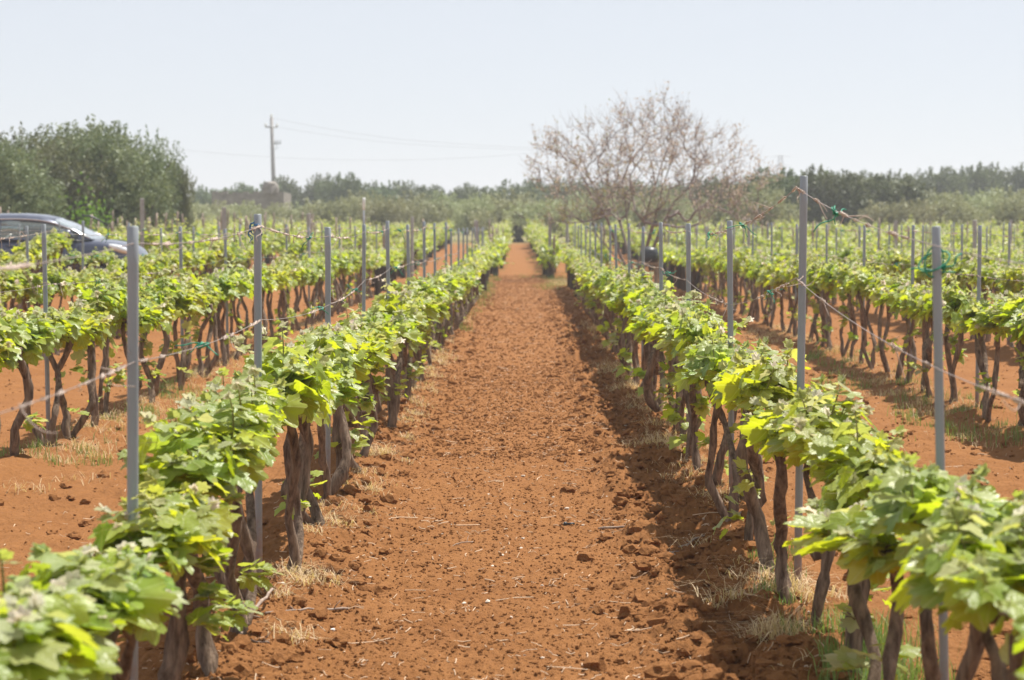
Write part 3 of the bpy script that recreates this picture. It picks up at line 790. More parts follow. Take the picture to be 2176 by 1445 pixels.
for (px, py) in [(430, 398), (490, 396), (545, 390), (612, 376), (675, 372), (735, 373), (790, 395), (835, 388), (890, 398), (945, 402), (990, 393), (1040, 402), (1095, 385), (1150, 384), (1205, 382), (1270, 388), (1340, 384), (1410, 388), (1480, 385), (1550, 378), (1620, 374), (1665, 369), (1720, 375), (1780, 370), (1835, 367), (1890, 372), (1945, 366), (2000, 362), (2055, 358), (2100, 352), (2150, 352), (2195, 350)]:
    Y = 172 + orng.uniform(-6, 10); p = at_depth(px, py - 3, Y); n += 1
    nm = "%s" % ORD[n] if n < 22 else ["", "tenth from the right", "ninth from the right", "eighth from the right", "seventh from the right", "sixth from the right", "fifth from the right", "fourth from the right", "third from the right", "second from the right", "rightmost"][n - 22 + 1 if n - 22 + 1 < 11 else 10]
    lb = "green tree on the skyline, %s" % ((nm + " from the left") if n < 22 else nm)
    plant(green[orng.integers(0, 3)], "tree", lb, "tree", p.x, Y, orng.uniform(1.0, 1.35), (p.z - gz(p.x, Y)) / 4.2, orng.uniform(0, 6), "trees along the skyline")
for t, c in pale + green + dark: hide_proto(t); hide_proto(c)
# bright green shrub in the dark clump
def shrub():
    rng = np.random.default_rng(5); p = at_depth(190, 440, 59); P = rng.normal(0, 1, (900, 3)) * np.array([.3, .3, .55]) + np.array([0, 0, .95]); P = P[P[:, 2] > .05]
    e = empty("shrub", "bright green leafy shrub at the foot of the dark olive trees", "shrub", (p.x, 59, gz(p.x, 59)))
    V, F, _, _ = leaf_cloud(P, .12, rng, 0, 0, .6); q = rng.random((len(P), 1))
    mesh_obj("leaves", V, F, M_GRASS, e, False, np.repeat((1 - q) * np.array([[.1, .2, .03]]) + q * np.array([[.2, .34, .05]]), 4, 0))
    m = MB()
    for k in range(6): m.add(*tube([(0, 0, -.1), (rng.normal(0, .1), rng.normal(0, .1), .6), (rng.normal(0, .25), rng.normal(0, .25), 1.3)], [.02, .014, .006], 5, False))
    m.build("stems", M_TWIG, e)
shrub()

# nearly bare tree with pinkish dry blossom
BT = (-3.15, 3.9, 5.2)    # crown reach left and right of the stems, height
def bare_tree():
    rng = np.random.default_rng(58); Y = 60.; x0 = at_depth(1352, 500, Y).x
    e = empty("bare_tree", "wide nearly bare tree with pinkish twigs rising behind the right rows", "tree", (x0, Y, gz(x0, Y)))
    mt, mw = MB(), MB(); u = Y / FPX
    def loc(px, py): return ((px - 1352) * u, CAM_H - gz(x0, Y) + (480 - py) * u)
    nodes = []; parent = []; 
    def grow(pts, par):
        for p in pts: nodes.append(np.asarray(p, dtype=float)); parent.append(par); par = len(nodes) - 1
        return par
    # main stems read off the photo: (image x, image y, depth)
    for stem in ([(1345, 585, 0), (1340, 545, 0), (1336, 500, .05), (1330, 440, .1), (1322, 385, .15), (1340, 340, .1), (1372, 305, .2)],
                 [(1348, 585, .1), (1362, 540, .2), (1368, 490, .25), (1378, 440, .2), (1392, 395, .1), (1412, 330, 0), (1440, 270, -.1)],
                 [(1352, 585, 0), (1385, 535, -.1), (1405, 480, -.25), (1430, 430, -.4), (1470, 390, -.5), (1520, 355, -.6)],
                 [(1340, 585, -.1), (1318, 545, -.25), (1302, 500, -.35), (1285, 455, -.4), (1262, 410, -.5), (1240, 350, -.5)],
                 [(1346, 580, .1), (1335, 530, .5), (1320, 470, .9), (1300, 410, 1.3), (1290, 340, 1.5)],
                 [(1352, 580, -.1), (1370, 530, -.6), (1385, 470, -1.1), (1400, 400, -1.5), (1420, 340, -1.7)],
                 [(1338, 580, .0), (1305, 540, .3), (1270, 500, .5), (1225, 460, .6), (1185, 420, .7)]):
        grow([(loc(px, py)[0], dy, loc(px, py)[1]) for px, py, dy in stem], -1)
    n0 = len(nodes)
    T = []
    while len(T) < 620:
        v = rng.uniform(-1, 1, 3)
        if v[2] < -.42 or np.linalg.norm(v) > 1 or np.linalg.norm(v) < rng.uniform(.05, .75): continue
        w = 3.6 * (1 + .10 * math.sin(5 * math.atan2(v[2], v[0]) + .6) + .05 * math.sin(11 * math.atan2(v[2], v[0])))
        T.append((.42 + v[0] * w - .25 * v[2], v[1] * 3.0, 2.7 + v[2] * 2.42 * (1 + .12 * math.sin(7 * v[0] + 1))))
    T = np.array(T); root = np.array([0, 0, 1.0]); T = T[np.argsort(np.linalg.norm(T - root, axis=1))]
    for t in T:
        A = np.array(nodes); d = t - A; dist = np.linalg.norm(d, axis=1)
        cost = dist + .9 * (A[:, 2] > t[2] - .05) * (A[:, 2] - t[2] + .3) + .12 * (np.arange(len(A)) < 3); i = int(np.argmin(cost))
        k = max(2, int(dist[i] / .3)); prev = A[parent[i]] if parent[i] >= 0 else A[i] - np.array([0, 0, .3])
        m0 = unit(A[i] - prev) * dist[i] * .35; c = A[i] + m0 + d[i] * .3 + rng.normal(0, .06, 3)
        q = np.linspace(0, 1, k + 1)[1:, None]; pts = (1 - q) ** 2 * A[i] + 2 * q * (1 - q) * c + q * q * t
        grow(pts + rng.normal(0, .025, pts.shape), i)
    nodes = np.array(nodes); par = np.array(parent); cnt = np.zeros(len(nodes)); kids = np.bincount(par[par >= 0], minlength=len(nodes)); cnt[kids == 0] = 1
    for i in range(len(nodes) - 1, -1, -1):
        if par[i] >= 0: cnt[par[i]] += cnt[i]
    R = np.clip(0.0064 * cnt ** .5, .006, .10)
    LP_ = []
    for i in range(len(nodes)):
        if par[i] >= 0:
            (mt if R[i] > .022 else mw).add(*tube([nodes[par[i]], (nodes[i] + nodes[par[i]]) / 2, nodes[i]], [min(R[par[i]], R[i] * 1.5), R[i] * 1.03, R[i]], 7 if R[i] > .022 else 4, False))
        if R[i] < .022:
            for q in range(4 if kids[i] == 0 else 2):
                d = unit(rng.normal(0, 1, 3) + unit(nodes[i] - root) * .9 + np.array([0, 0, .35])); ln = rng.uniform(.18, .6)
                pp = np.array([nodes[i] + d * ln * t + np.array([0, 0, .12]) * t * t + rng.normal(0, .02, 3) * t for t in (0, .35, .7, 1)])
                mw.add(*tube(pp, [.0045, .004, .003, .002], 3, False))
                cl = math.sin(nodes[i][0] * 1.9 + 1) + math.sin(nodes[i][2] * 2.3) + math.sin(nodes[i][1] * 1.7 + 2)
                for t in rng.random(rng.integers(0, 4) if cl < -.2 else rng.integers(0, 9)): LP_.append(pp[0] + (pp[-1] - pp[0]) * t)
    LP_ = np.array(LP_); k = len(LP_); print("bare tree leaves", k)
    V, F, _, _ = leaf_cloud(LP_ + rng.normal(0, .03, LP_.shape), .07, rng, 0, 0, .6)
    q = rng.random((k, 1)); pink = (1 - q) * np.array([[.42, .345, .31]]) + q * np.array([[.64, .565, .52]]); gr = (1 - q) * np.array([[.24, .27, .08]]) + q * np.array([[.42, .36, .15]])
    g = (rng.random((k, 1)) < np.clip(.95 - (LP_[:, 2:3] - 1.2) / 3.0, .12, .9) * np.clip(.75 - LP_[:, :1] * .13, .25, 1)).astype(float)
    trunk = mt.build("trunk", M_TWIG, e); mw.build("twigs", M_TWIG, e)
    mesh_obj("dry_leaves", V, F, M_DRYLEAF, e, False, np.repeat(pink * (1 - g) + gr * g, 4, 0))
    return e
bare = bare_tree()

# ------------------------------------------------------------------ utility pole, lines, pylon, hut
def utility_pole():
    Y = 185.; top = at_depth(577, 250, Y); base = at_depth(584, 400, Y); zb = gz(base.x, Y)
    e = empty("utility_pole", "tall grey utility pole with crossarm above the skyline trees", "pole", (base.x, Y, zb))
    lx, hz = top.x - base.x, top.z - zb
    m = MB(); addtube(m, [(-lx * .3, 0, -1), (0, 0, 0), (lx * .5, 0, hz * .5), (lx, 0, hz)], [.24, .23, .19, .15], 10); m.build("pole", M_CONC, e)
    f = 40. / FPX * Y / 1.  # metres per 40 px
    u = Y / FPX
    m = MB(); addtube(m, [(lx - 13 * u, -.2, hz - 20 * u), (lx + 13 * u, -.2, hz - 20 * u)], .07, 6); m.build("crossarm", M_GREY, e)
    for s in (-12, 0, 12):
        m = MB(); q = hz - 20 * u if s else hz; addtube(m, [(lx + s * u, -.2, q), (lx + s * u, -.2, q + .12), (lx + s * u, -.2, q + .2), (lx + s * u, -.2, q + .34)], [.05, .11, .07, .1], 8); m.build("insulator", M_WHITE, e)
    sw = MB(); addtube(sw, [(lx * .7, -.2, hz - 55 * u), (lx + 20 * u, -.25, hz - 55 * u)], .05, 6); s_ = sw.build("switch_bracket", M_GREY, e)
    for s in (8, 13, 19):
        m = MB(); addtube(m, [(lx + s * u, -.25, hz - 55 * u), (lx + s * u - .02, -.25, hz - 52 * u), (lx + s * u + .03, -.25, hz - 47 * u)], [.035, .06, .03], 8); m.build("fuse", M_GREY, s_)
    m = MB(); addtube(m, [(lx + 8 * u, -.3, hz - 56 * u), (lx + 14 * u, -.3, hz - 64 * u), (lx + 4 * u, -.3, hz - 68 * u)], .025, 4); m.build("lead_cable", M_GREY, e)
    return top
utility_pole()
def line(label, pts, r):
    P = []
    for (px, py, Y) in pts: P.append(list(at_depth(px, py, Y)))
    P = np.array(P); t = np.linspace(0, 1, 30); tt = np.linspace(0, 1, len(P)); c = np.stack([np.interp(t, tt, P[:, k]) for k in range(3)], -1)
    co = np.polyfit(tt, P[:, 2], min(2, len(P) - 1)); c[:, 2] = np.polyval(co, t)
    m = MB(); addtube(m, c, r, 4, False); o = m.build("power_line", M_GREY); tag(o, label, "cable", "overhead cables")
line("thin overhead cable running right from the top of the utility pole", [(580, 251, 185), (850, 296, 205), (1240, 318, 235)], .012)
line("thin overhead cable running right from the utility pole crossarm", [(590, 270, 185), (850, 305, 205), (1240, 321, 235)], .011)
line("thin overhead cable sagging low across the sky behind the utility pole", [(300, 308, 195), (800, 340, 215), (1240, 313, 240)], .013)
def pylon():
    Y = 620.; b = at_depth(1658, 400, Y); top = at_depth(1658, 330, Y); z0 = gz(b.x, Y); h = top.z - z0
    e = empty("lattice_pylon", "faint lattice electricity pylon on the far horizon right of the bare tree", "pylon", (b.x, Y, z0))
    m = MB()
    def lv(z): return 2.2 * (1 - z / h) + .5
    for sx in (-1, 1):
        for sy in (-1, 1): m.add(*tube([(sx * lv(0), sy * lv(0), -1), (sx * lv(h), sy * lv(h), h)], .07, 4, False))
    zs = np.linspace(0, h, 10)
    for a, b_ in zip(zs[:-1], zs[1:]):
        for sy in (-1, 1):
            for s in (-1, 1): m.add(*tube([(s * lv(a), sy * lv(a), a), (-s * lv(b_), sy * lv(b_), b_)], .05, 3, False))
    m.build("lattice_tower", M_GREY, e)
    for z in (h - .5, h - 3.2, h - 6):
        m = MB(); m.add(*tube([(-3.2, 0, z), (0, 0, z + .4), (3.2, 0, z)], [.05, .1, .05], 4, False)); m.build("crossarm", M_GREY, e)
pylon()
def stone_hut():
    Y = 126.; a = at_depth(450, 408, Y); b = at_depth(603, 402, Y); z0 = gz(b.x, Y); h = a.z - z0; Lx = b.x - a.x
    e = empty("stone_hut", "ruined flat roofed stone hut half hidden behind the pale olive trees", "building", (a.x, Y, z0))
    m = MB(); rng = np.random.default_rng(4)
    n = 14; xs = np.linspace(0, Lx, n + 1)
    for k in range(n): box(m, xs[k], xs[k + 1] - .004, 0, .55, -.3, h + rng.uniform(-.12, .06))           # uneven coursed front
    box(m, .0, Lx, 3.5, 4.0, -.3, h - .1); box(m, .002, .5, .553, 3.497, -.3, h - .05); box(m, Lx - .5, Lx - .002, .553, 3.497, -.3, h - .02)
    m.build("wall", M_WALL, e, False)
    m = MB(); box(m, .503, Lx - .503, .553, 3.497, h - .35, h - .2); m.build("roof", M_CONC, e, False)
    m = MB(); V, F = tube([(Lx - 1.3, .3, h - .05), (Lx - .8, .3, h + .2), (Lx - .55, .3, h + .45), (Lx - .5, .3, h + .5)], [.45, .42, .36, .2], 9, True, 1 + .08 * rng.normal(0, 1, (4, 9)))
    m2 = MB(); addtube(m2, [(Lx - .85, .3, h - .1), (Lx - .85, .3, h + .3), (Lx - .8, .3, h + .55), (Lx - .8, .3, h + .65)], [.55, .52, .42, .25], 9, True, 1 + .08 * rng.normal(0, 1, (4, 9)))
    m2.build("chimney", M_WALL, e, False)
stone_hut()

# ------------------------------------------------------------------ parked car
M_PAINT = noisy(mat("navy_car_paint", rough=.28, metal=.35, spec=.5, Coat_Weight=.9, Coat_Roughness=.05), (.055, .065, .105), (.062, .072, .115), 3, bump=0)
M_GLASS = mat("car_glass", (.55, .62, .62), .03, 0, .5, Transmission_Weight=.85, IOR=1.2)
M_SCREEN = mat("windscreen_glass", (.5, .58, .62), .04, 0, .9, Transmission_Weight=.45, Coat_Weight=1.)
M_CHROME = mat("chrome", (.75, .75, .76), .15, 1.)
M_TYRE = noisy(mat("tyre_rubber", rough=.85), (.02, .02, .02), (.035, .035, .034), 12, bump=.1)
M_SEAT = noisy(mat("car_seat", rough=.9), (.03, .03, .033), (.06, .06, .065), 20, bump=.1)
M_LAMP = mat("headlamp_glass", (.8, .82, .84), .06, .2, .9, Coat_Weight=1.)
def car():
    Yc = 37.9; front = at_depth(291, 540, Yc - .85)
    ground_z = at_depth(30, 452, Yc - .3).z - 1.47
    e = empty("parked_car", "dark blue hatchback parked side-on beyond the left vine rows", "car", (front.x - 2.05, Yc, ground_z))
    X = [-2.05, -2.0, -1.88, -1.55, -1.0, -.4, .2, .8, 1.2, 1.5, 1.78, 1.95, 2.03, 2.06]
    top = [.62, .86, .97, .985, .985, .98, .975, .97, .975, .945, .89, .80, .70, .58]
    wd = [.62, .74, .80, .845, .86, .865, .865, .86, .84, .81, .755, .67, .56, .45]
    bot = [.42, .3, .22, .18, .18, .18, .18, .18, .18, .19, .2, .22, .26, .36]
    sec = lambda t, w, b: [(0, b), (.8 * w, b), (.97 * w, b + .10), (w, b + (t - b) * .45), (.985 * w, b + (t - b) * .78), (.93 * w, t - .035), (.72 * w, t), (.35 * w, t + .02), (0, t + .025)]
    ring = []
    for x, t, w, b in zip(X, top, wd, bot):
        s = sec(t, w, b); ring.append([(x, -y, z) for y, z in s] + [(x, y, z) for y, z in s[-2:0:-1]])
    ns = len(ring[0]); V = [v for r in ring for v in r]; F = []
    for i in range(len(X) - 1):
        for j in range(ns): F.append([i * ns + j, i * ns + (j + 1) % ns, (i + 1) * ns + (j + 1) % ns, (i + 1) * ns + j])
    me_f = [np.array(F), ]
    body = mesh_obj("body", V, [np.array(F), np.array([list(range(ns))[::-1]]), np.array([[(len(X) - 1) * ns + j for j in range(ns)]])], M_PAINT, e)
    sm = body.modifiers.new("smooth", 'SUBSURF'); sm.levels = sm.render_levels = 2
    # greenhouse
    GX_ = [-1.93, -1.75, -1.5, -1.42, -1.1, -.72, -.64, -.56, -.48, -.1, .2, .5, .62, .8, .95, 1.08, 1.2]
    zr = lambda x: float(np.interp(x, [-1.93, -1.75, -1.5, -1.1, -.6, -.2, .1, .3, .5, .8, 1.2], [1.02, 1.19, 1.335, 1.42, 1.463, 1.47, 1.455, 1.425, 1.37, 1.235, .985]))
    def gp(x, v):      # v 0 belt .. 1 roof edge
        zb = .955; ze = zb + (zr(x) - zb) * .84; ins = .17 * (ze - zb) / .43
        yb = float(np.interp(x, [-1.93, -1.5, -1, .8, 1.2], [.66, .76, .80, .80, .70]))
        return (yb - ins * v + .03 * math.sin(math.pi * v), zb + (ze - zb) * v)
    VL = [0, .1, .86, 1.0]
    def col(x):
        s = [gp(x, v) for v in VL]; ye, ze = s[-1]; z = zr(x)
        s += [(ye * .82, ze + (z - ze) * .62), (ye * .45, z - .008 * (z > 1.1)), (0, z)]
        return [(x, -y, zz) for y, zz in s] + [(x, y, zz) for y, zz in s[-2::-1]]
    C = [col(x) for x in GX_]; nc = len(C[0]); V = np.array([v for c in C for v in c]); hull, parts = [], {}
    for i in range(len(GX_) - 1):
        xm = (GX_[i] + GX_[i + 1]) / 2
        for j in range(nc - 1):
            q = [i * nc + j, i * nc + j + 1, (i + 1) * nc + j + 1, (i + 1) * nc + j]
            side = j in (1, nc - 3); topc = 3 <= j < nc - 4
            key = None
            if side and -.48 < xm < .95: key = ("side_window", j, "f")
            elif side and -1.5 < xm < -.56: key = ("side_window", j, "r")
            elif topc and .5 < xm < 1.2 and j not in (3, nc - 5): key = ("windscreen", 0, "")
            elif topc and .5 < xm < 1.2: key = ("windscreen", 0, "")
            elif topc and xm < -1.5: key = ("rear_window", 0, "")
            if key: parts.setdefault(key, []).append(q)
            else: hull.append(q)
    cab = mesh_obj("roof", V, np.array(hull)[:, ::-1], M_PAINT, e)
    cab.modifiers.new("wall", 'SOLIDIFY').thickness = .02
    for (nm, j, k), q in parts.items():
        o = mesh_obj(nm, V, np.array(q)[:, ::-1], M_SCREEN if nm == "windscreen" else M_GLASS, e)
        o.modifiers.new("pane", 'SOLIDIFY').thickness = .005
    # bright window trims, door seams, handles
    for s in (-1, 1):
        xs = np.linspace(-1.5, 1.15, 30); m = MB()
        addtube(m, [(x, s * (gp(x, .93)[0] + .006), gp(x, .93)[1]) for x in xs], .013, 6); m.build("window_trim", M_CHROME, e)
        m = MB(); addtube(m, [(x, s * (gp(x, 0.02)[0] + .01), gp(x, .02)[1]) for x in np.linspace(-1.5, 1.1, 12)], .008, 6); m.build("belt_trim", M_BLACK, e)
        for x in (.98, -.52, -1.4):
            m = MB(); addtube(m, [(x, s * .862, .3), (x, s * .872, .6), (x - .01, s * .848, .85), (x - .01, s * .805, .955)], .004, 5); m.build("door_seam", M_BLACK, e)
        for x in (-.36, -1.2):
            m = MB(); addtube(m, [(x, s * .855, .86), (x + .03, s * .885, .865), (x + .14, s * .885, .865), (x + .17, s * .855, .86)], .011, 6); m.build("door_handle", M_BLACK, e)
        m = MB(); addtube(m, [(.78, s * .80, .98), (.8, s * .86, 1.02), (.8, s * .92, 1.05)], .022, 6)
        a = np.linspace(-1, 1, 9)
        addtube(m, [(.80 + .02 * t, s * (.97 + .10 * t), 1.07 + .01 * t) for t in a], [.085 * math.sqrt(max(.05, 1 - t ** 4)) for t in a], 12); m.build("wing_mirror", M_PAINT, e)
        a = np.linspace(0, 1, 8); m = MB()
        addtube(m, [(1.52 + .42 * t, s * (.775 - .13 * t ** 2), .872 - .15 * t) for t in a], [.02 + .05 * math.sin(math.pi * min(1, t * .9 + .08)) for t in a], 10); m.build("headlight", M_LAMP, e)
        m = MB(); box(m, -2.035, -1.9, s * .5 - .12, s * .5 + .12, .72, .93); m.build("tail_light", mat("red_lamp_%d" % (s + 1), (.35, .01, .01), .15), e)
        for x in (1.3, -1.28):
            wh = bpy.data.objects.new("wheel", None); COL.objects.link(wh); wh.parent = e; wh.location = (x, s * .775, .31)
            m = MB(); t = np.linspace(0, 2 * math.pi, 33)
            V_, F_ = tube(np.stack([.255 * np.cos(t), t * 0, .255 * np.sin(t)], -1), .062, 10, False, np.array([[1.0] * 10])); m.add(V_ * np.array([1, 1.55, 1]), F_); m.build("tyre", M_TYRE, wh)
            m = MB(); addtube(m, [(0, s * .0, 0), (0, s * .06, 0), (0, s * .075, 0)], [.2, .2, .05], 20)
            for q in range(5):
                an = q * 1.2566; addtube(m, [(.04 * math.cos(an), s * .085, .04 * math.sin(an)), (.19 * math.cos(an), s * .08, .19 * math.sin(an))], [.03, .022], 6)
            m.build("rim", M_GREY, wh)
    m = MB(); addtube(m, [(2.0, -.38, .42), (2.07, 0, .42), (2.0, .38, .42)], [.05, .06, .05], 8); m.build("grille", M_BLACK, e)
    for y in (-.36, .36):
        for x in (.1, -.85):
            m = MB(); addtube(m, [(x + .1, y, .5), (x - .08, y, .8), (x - .16, y, 1.1), (x - .18, y, 1.16)], [.2, .22, .2, .1], 10)
            addtube(m, [(x - .18, y, 1.15), (x - .2, y, 1.2), (x - .21, y, 1.32)], [.04, .11, .07], 8); m.build("seat", M_SEAT, e)
    m = MB(); addtube(m, [(.72, .62, 1.425), (.88, .66, 1.41), (1.02, .7, 1.34), (1.2, .74, 1.23)], [.012, .02, .02, .012], 8); d = m.build("door_frame", M_BLACK, e); d["label"] = "black upper frame of the far door standing open"
    m = MB(); addtube(m, [(1.2, .74, 1.23), (1.18, .78, 1.0), (1.0, .8, .95)], .012, 6); m.build("door_edge", M_BLACK, d)
car()

# ------------------------------------------------------------------ black tub on a stool under the bare tree
def tub():
    Y = 50.; p = at_depth(1380, 557, Y); x = p.x; z0 = gz(x, Y); zs = p.z
    st = empty("wooden_stool", "low weathered plank stool carrying the black tub", "stool", (x, Y, z0), .2); hz = zs - z0
    m = MB(); box(m, -.24, .24, -.16, .16, hz - .07, hz); m.build("seat", M_STAKE, st, False)
    for sx in (-.18, .18):
        for sy in (-.11, .11):
            m = MB(); box(m, sx - .022, sx + .022, sy - .022, sy + .022, -.05, hz - .073); m.build("leg", M_STAKE, st, False)
    m = MB(); prof = [(.20, .0), (.23, .015), (.235, .1), (.23, .22), (.2, .3), (.15, .35), (.06, .375), (.0, .38)]
    t = np.linspace(0, 2 * math.pi, 25)[:-1]; rib = 1 + .02 * np.cos(t * 6)
    V = np.array([[r * math.cos(a) * rb, r * math.sin(a) * rb, z] for r, z in prof for a, rb in zip(t, rib)]); n = len(t)
    F = [[i * n + j, i * n + (j + 1) % n, (i + 1) * n + (j + 1) % n, (i + 1) * n + j] for i in range(len(prof) - 1) for j in range(n)]
    o = mesh_obj("plastic_tub", V, [np.array(F), np.array([list(range(n))[::-1]])], M_BLACK, loc=(x, Y, zs + .002))
    tag(o, "upturned black plastic tub on a stool under the bare tree", "tub")
tub()

# ------------------------------------------------------------------ litter on the soil
def blades(P, H, rng, lean, wid, cols):
    n = len(P); a = rng.uniform(0, 6.28, n); d = np.stack([np.cos(a), np.sin(a), 0 * a], -1); s = np.stack([-np.sin(a), np.cos(a), 0 * a], -1)
    le = (lean * rng.uniform(.2, 1.3, n))[:, None]; H = H[:, None]; w = (wid * rng.uniform(.6, 1.4, n))[:, None]; up = np.array([[0, 0, 1.]])
    p1 = P + up * H * .55 + d * H * le * .3; p2 = P + up * H * (1 - .25 * le) + d * H * le
    V = np.stack([P - s * w, P + s * w, p1 + s * w * .8, p1 - s * w * .8, p2], 1); k = np.arange(n)[:, None] * 5
    return V.reshape(-1, 3), [k + np.array([[0, 1, 2, 3]]), (k + np.array([[3, 2, 4]]))], np.repeat(cols, 5, 0)
def grass(name, label, spots, per, hgt, lean, wid, c0, c1, seed):
    rng = np.random.default_rng(seed); P, H = [], []
    for (x, y, r, hm) in spots:
        k = int(per * rng.uniform(.5, 1.4)); q = rng.normal(0, r, (k, 2)); P.append(np.stack([x + q[:, 0], y + q[:, 1]], -1)); H.append(hgt * hm * rng.uniform(.35, 1.2, k))
    P = np.concatenate(P); H = np.concatenate(H); z = soilz(P[:, 0], P[:, 1]) - .006
    q = rng.random((len(P), 1)); C = (1 - q) * np.array([c0]) + q * np.array([c1])
    V, F, C = blades(np.column_stack([P, z]), H, rng, lean, wid, C)
    tag(mesh_obj(name, V, F, M_GRASS, None, False, C), label, "grass", None, "stuff")
grng = np.random.default_rng(17); dry, grn = [], []
for q in range(75):
    y = grng.uniform(6.5, 34); dry.append((grng.normal(1.02, .1), y, grng.uniform(.03, .1), grng.uniform(.6, 1.2)))
for q in range(70): dry.append((grng.normal(-1.0, .09), grng.uniform(7.5, 34), grng.uniform(.03, .08), grng.uniform(.5, 1)))
for q in range(60): dry.append((grng.normal(3.6, .2), grng.uniform(14, 32), grng.uniform(.05, .14), grng.uniform(.6, 1.2)))
for q in range(90): dry.append((grng.normal(-3.2, .2), grng.uniform(12, 32), grng.uniform(.04, .12), grng.uniform(.7, 1.4)))
for q in range(40): dry.append((grng.uniform(.75, 1.9), grng.uniform(53, 60), .15, 1.3))
for (px, py, r, k) in [(1400, 960, .07, 5), (1340, 830, .08, 5), (1300, 790, .08, 4), (1640, 1370, .05, 6), (1560, 1310, .06, 3), (1690, 1290, .05, 3), (1440, 880, .08, 4), (780, 985, .05, 3), (1290, 700, .1, 5)]:
    Y = FPX * 1.57 / (py - 480)
    for q in range(k): dry.append(((px - 1120) / FPX * Y + grng.normal(0, r), Y + grng.normal(0, r * 2), r * .7, 1.25))
for q in range(34): grn.append((grng.normal(1.2, .09), grng.uniform(6.3, 7.6), grng.uniform(.02, .06), grng.uniform(.7, 1.4)))
for q in range(12): grn.append((grng.normal(1.1, .06), grng.uniform(7.6, 9.3), grng.uniform(.02, .05), grng.uniform(.5, .9)))
for q in range(50): grn.append((grng.normal(3.55, .3), grng.uniform(14.5, 26), grng.uniform(.04, .12), grng.uniform(.5, 1.3)))
for q in range(40): grn.append((grng.normal(-3.25, .2), grng.uniform(13, 22), .06, grng.uniform(.4, .9)))
for q in range(45): grn.append((grng.normal(-1.0, .1), grng.uniform(30, 75), .1, grng.uniform(.8, 1.6)))
for q in range(60): grn.append((grng.normal(.75, .3), grng.uniform(50, 95), .16, grng.uniform(.8, 1.6)))
grass("dry_grass", "pale dry grass tufts along the feet of the vines", dry, 52, .10, 2.1, .0016, (.5, .37, .22), (.72, .58, .4), 3)
grass("green_grass", "thin green grass at the feet of the right hand vines", grn, 40, .13, .5, .0022, (.12, .22, .055), (.28, .34, .12), 4)

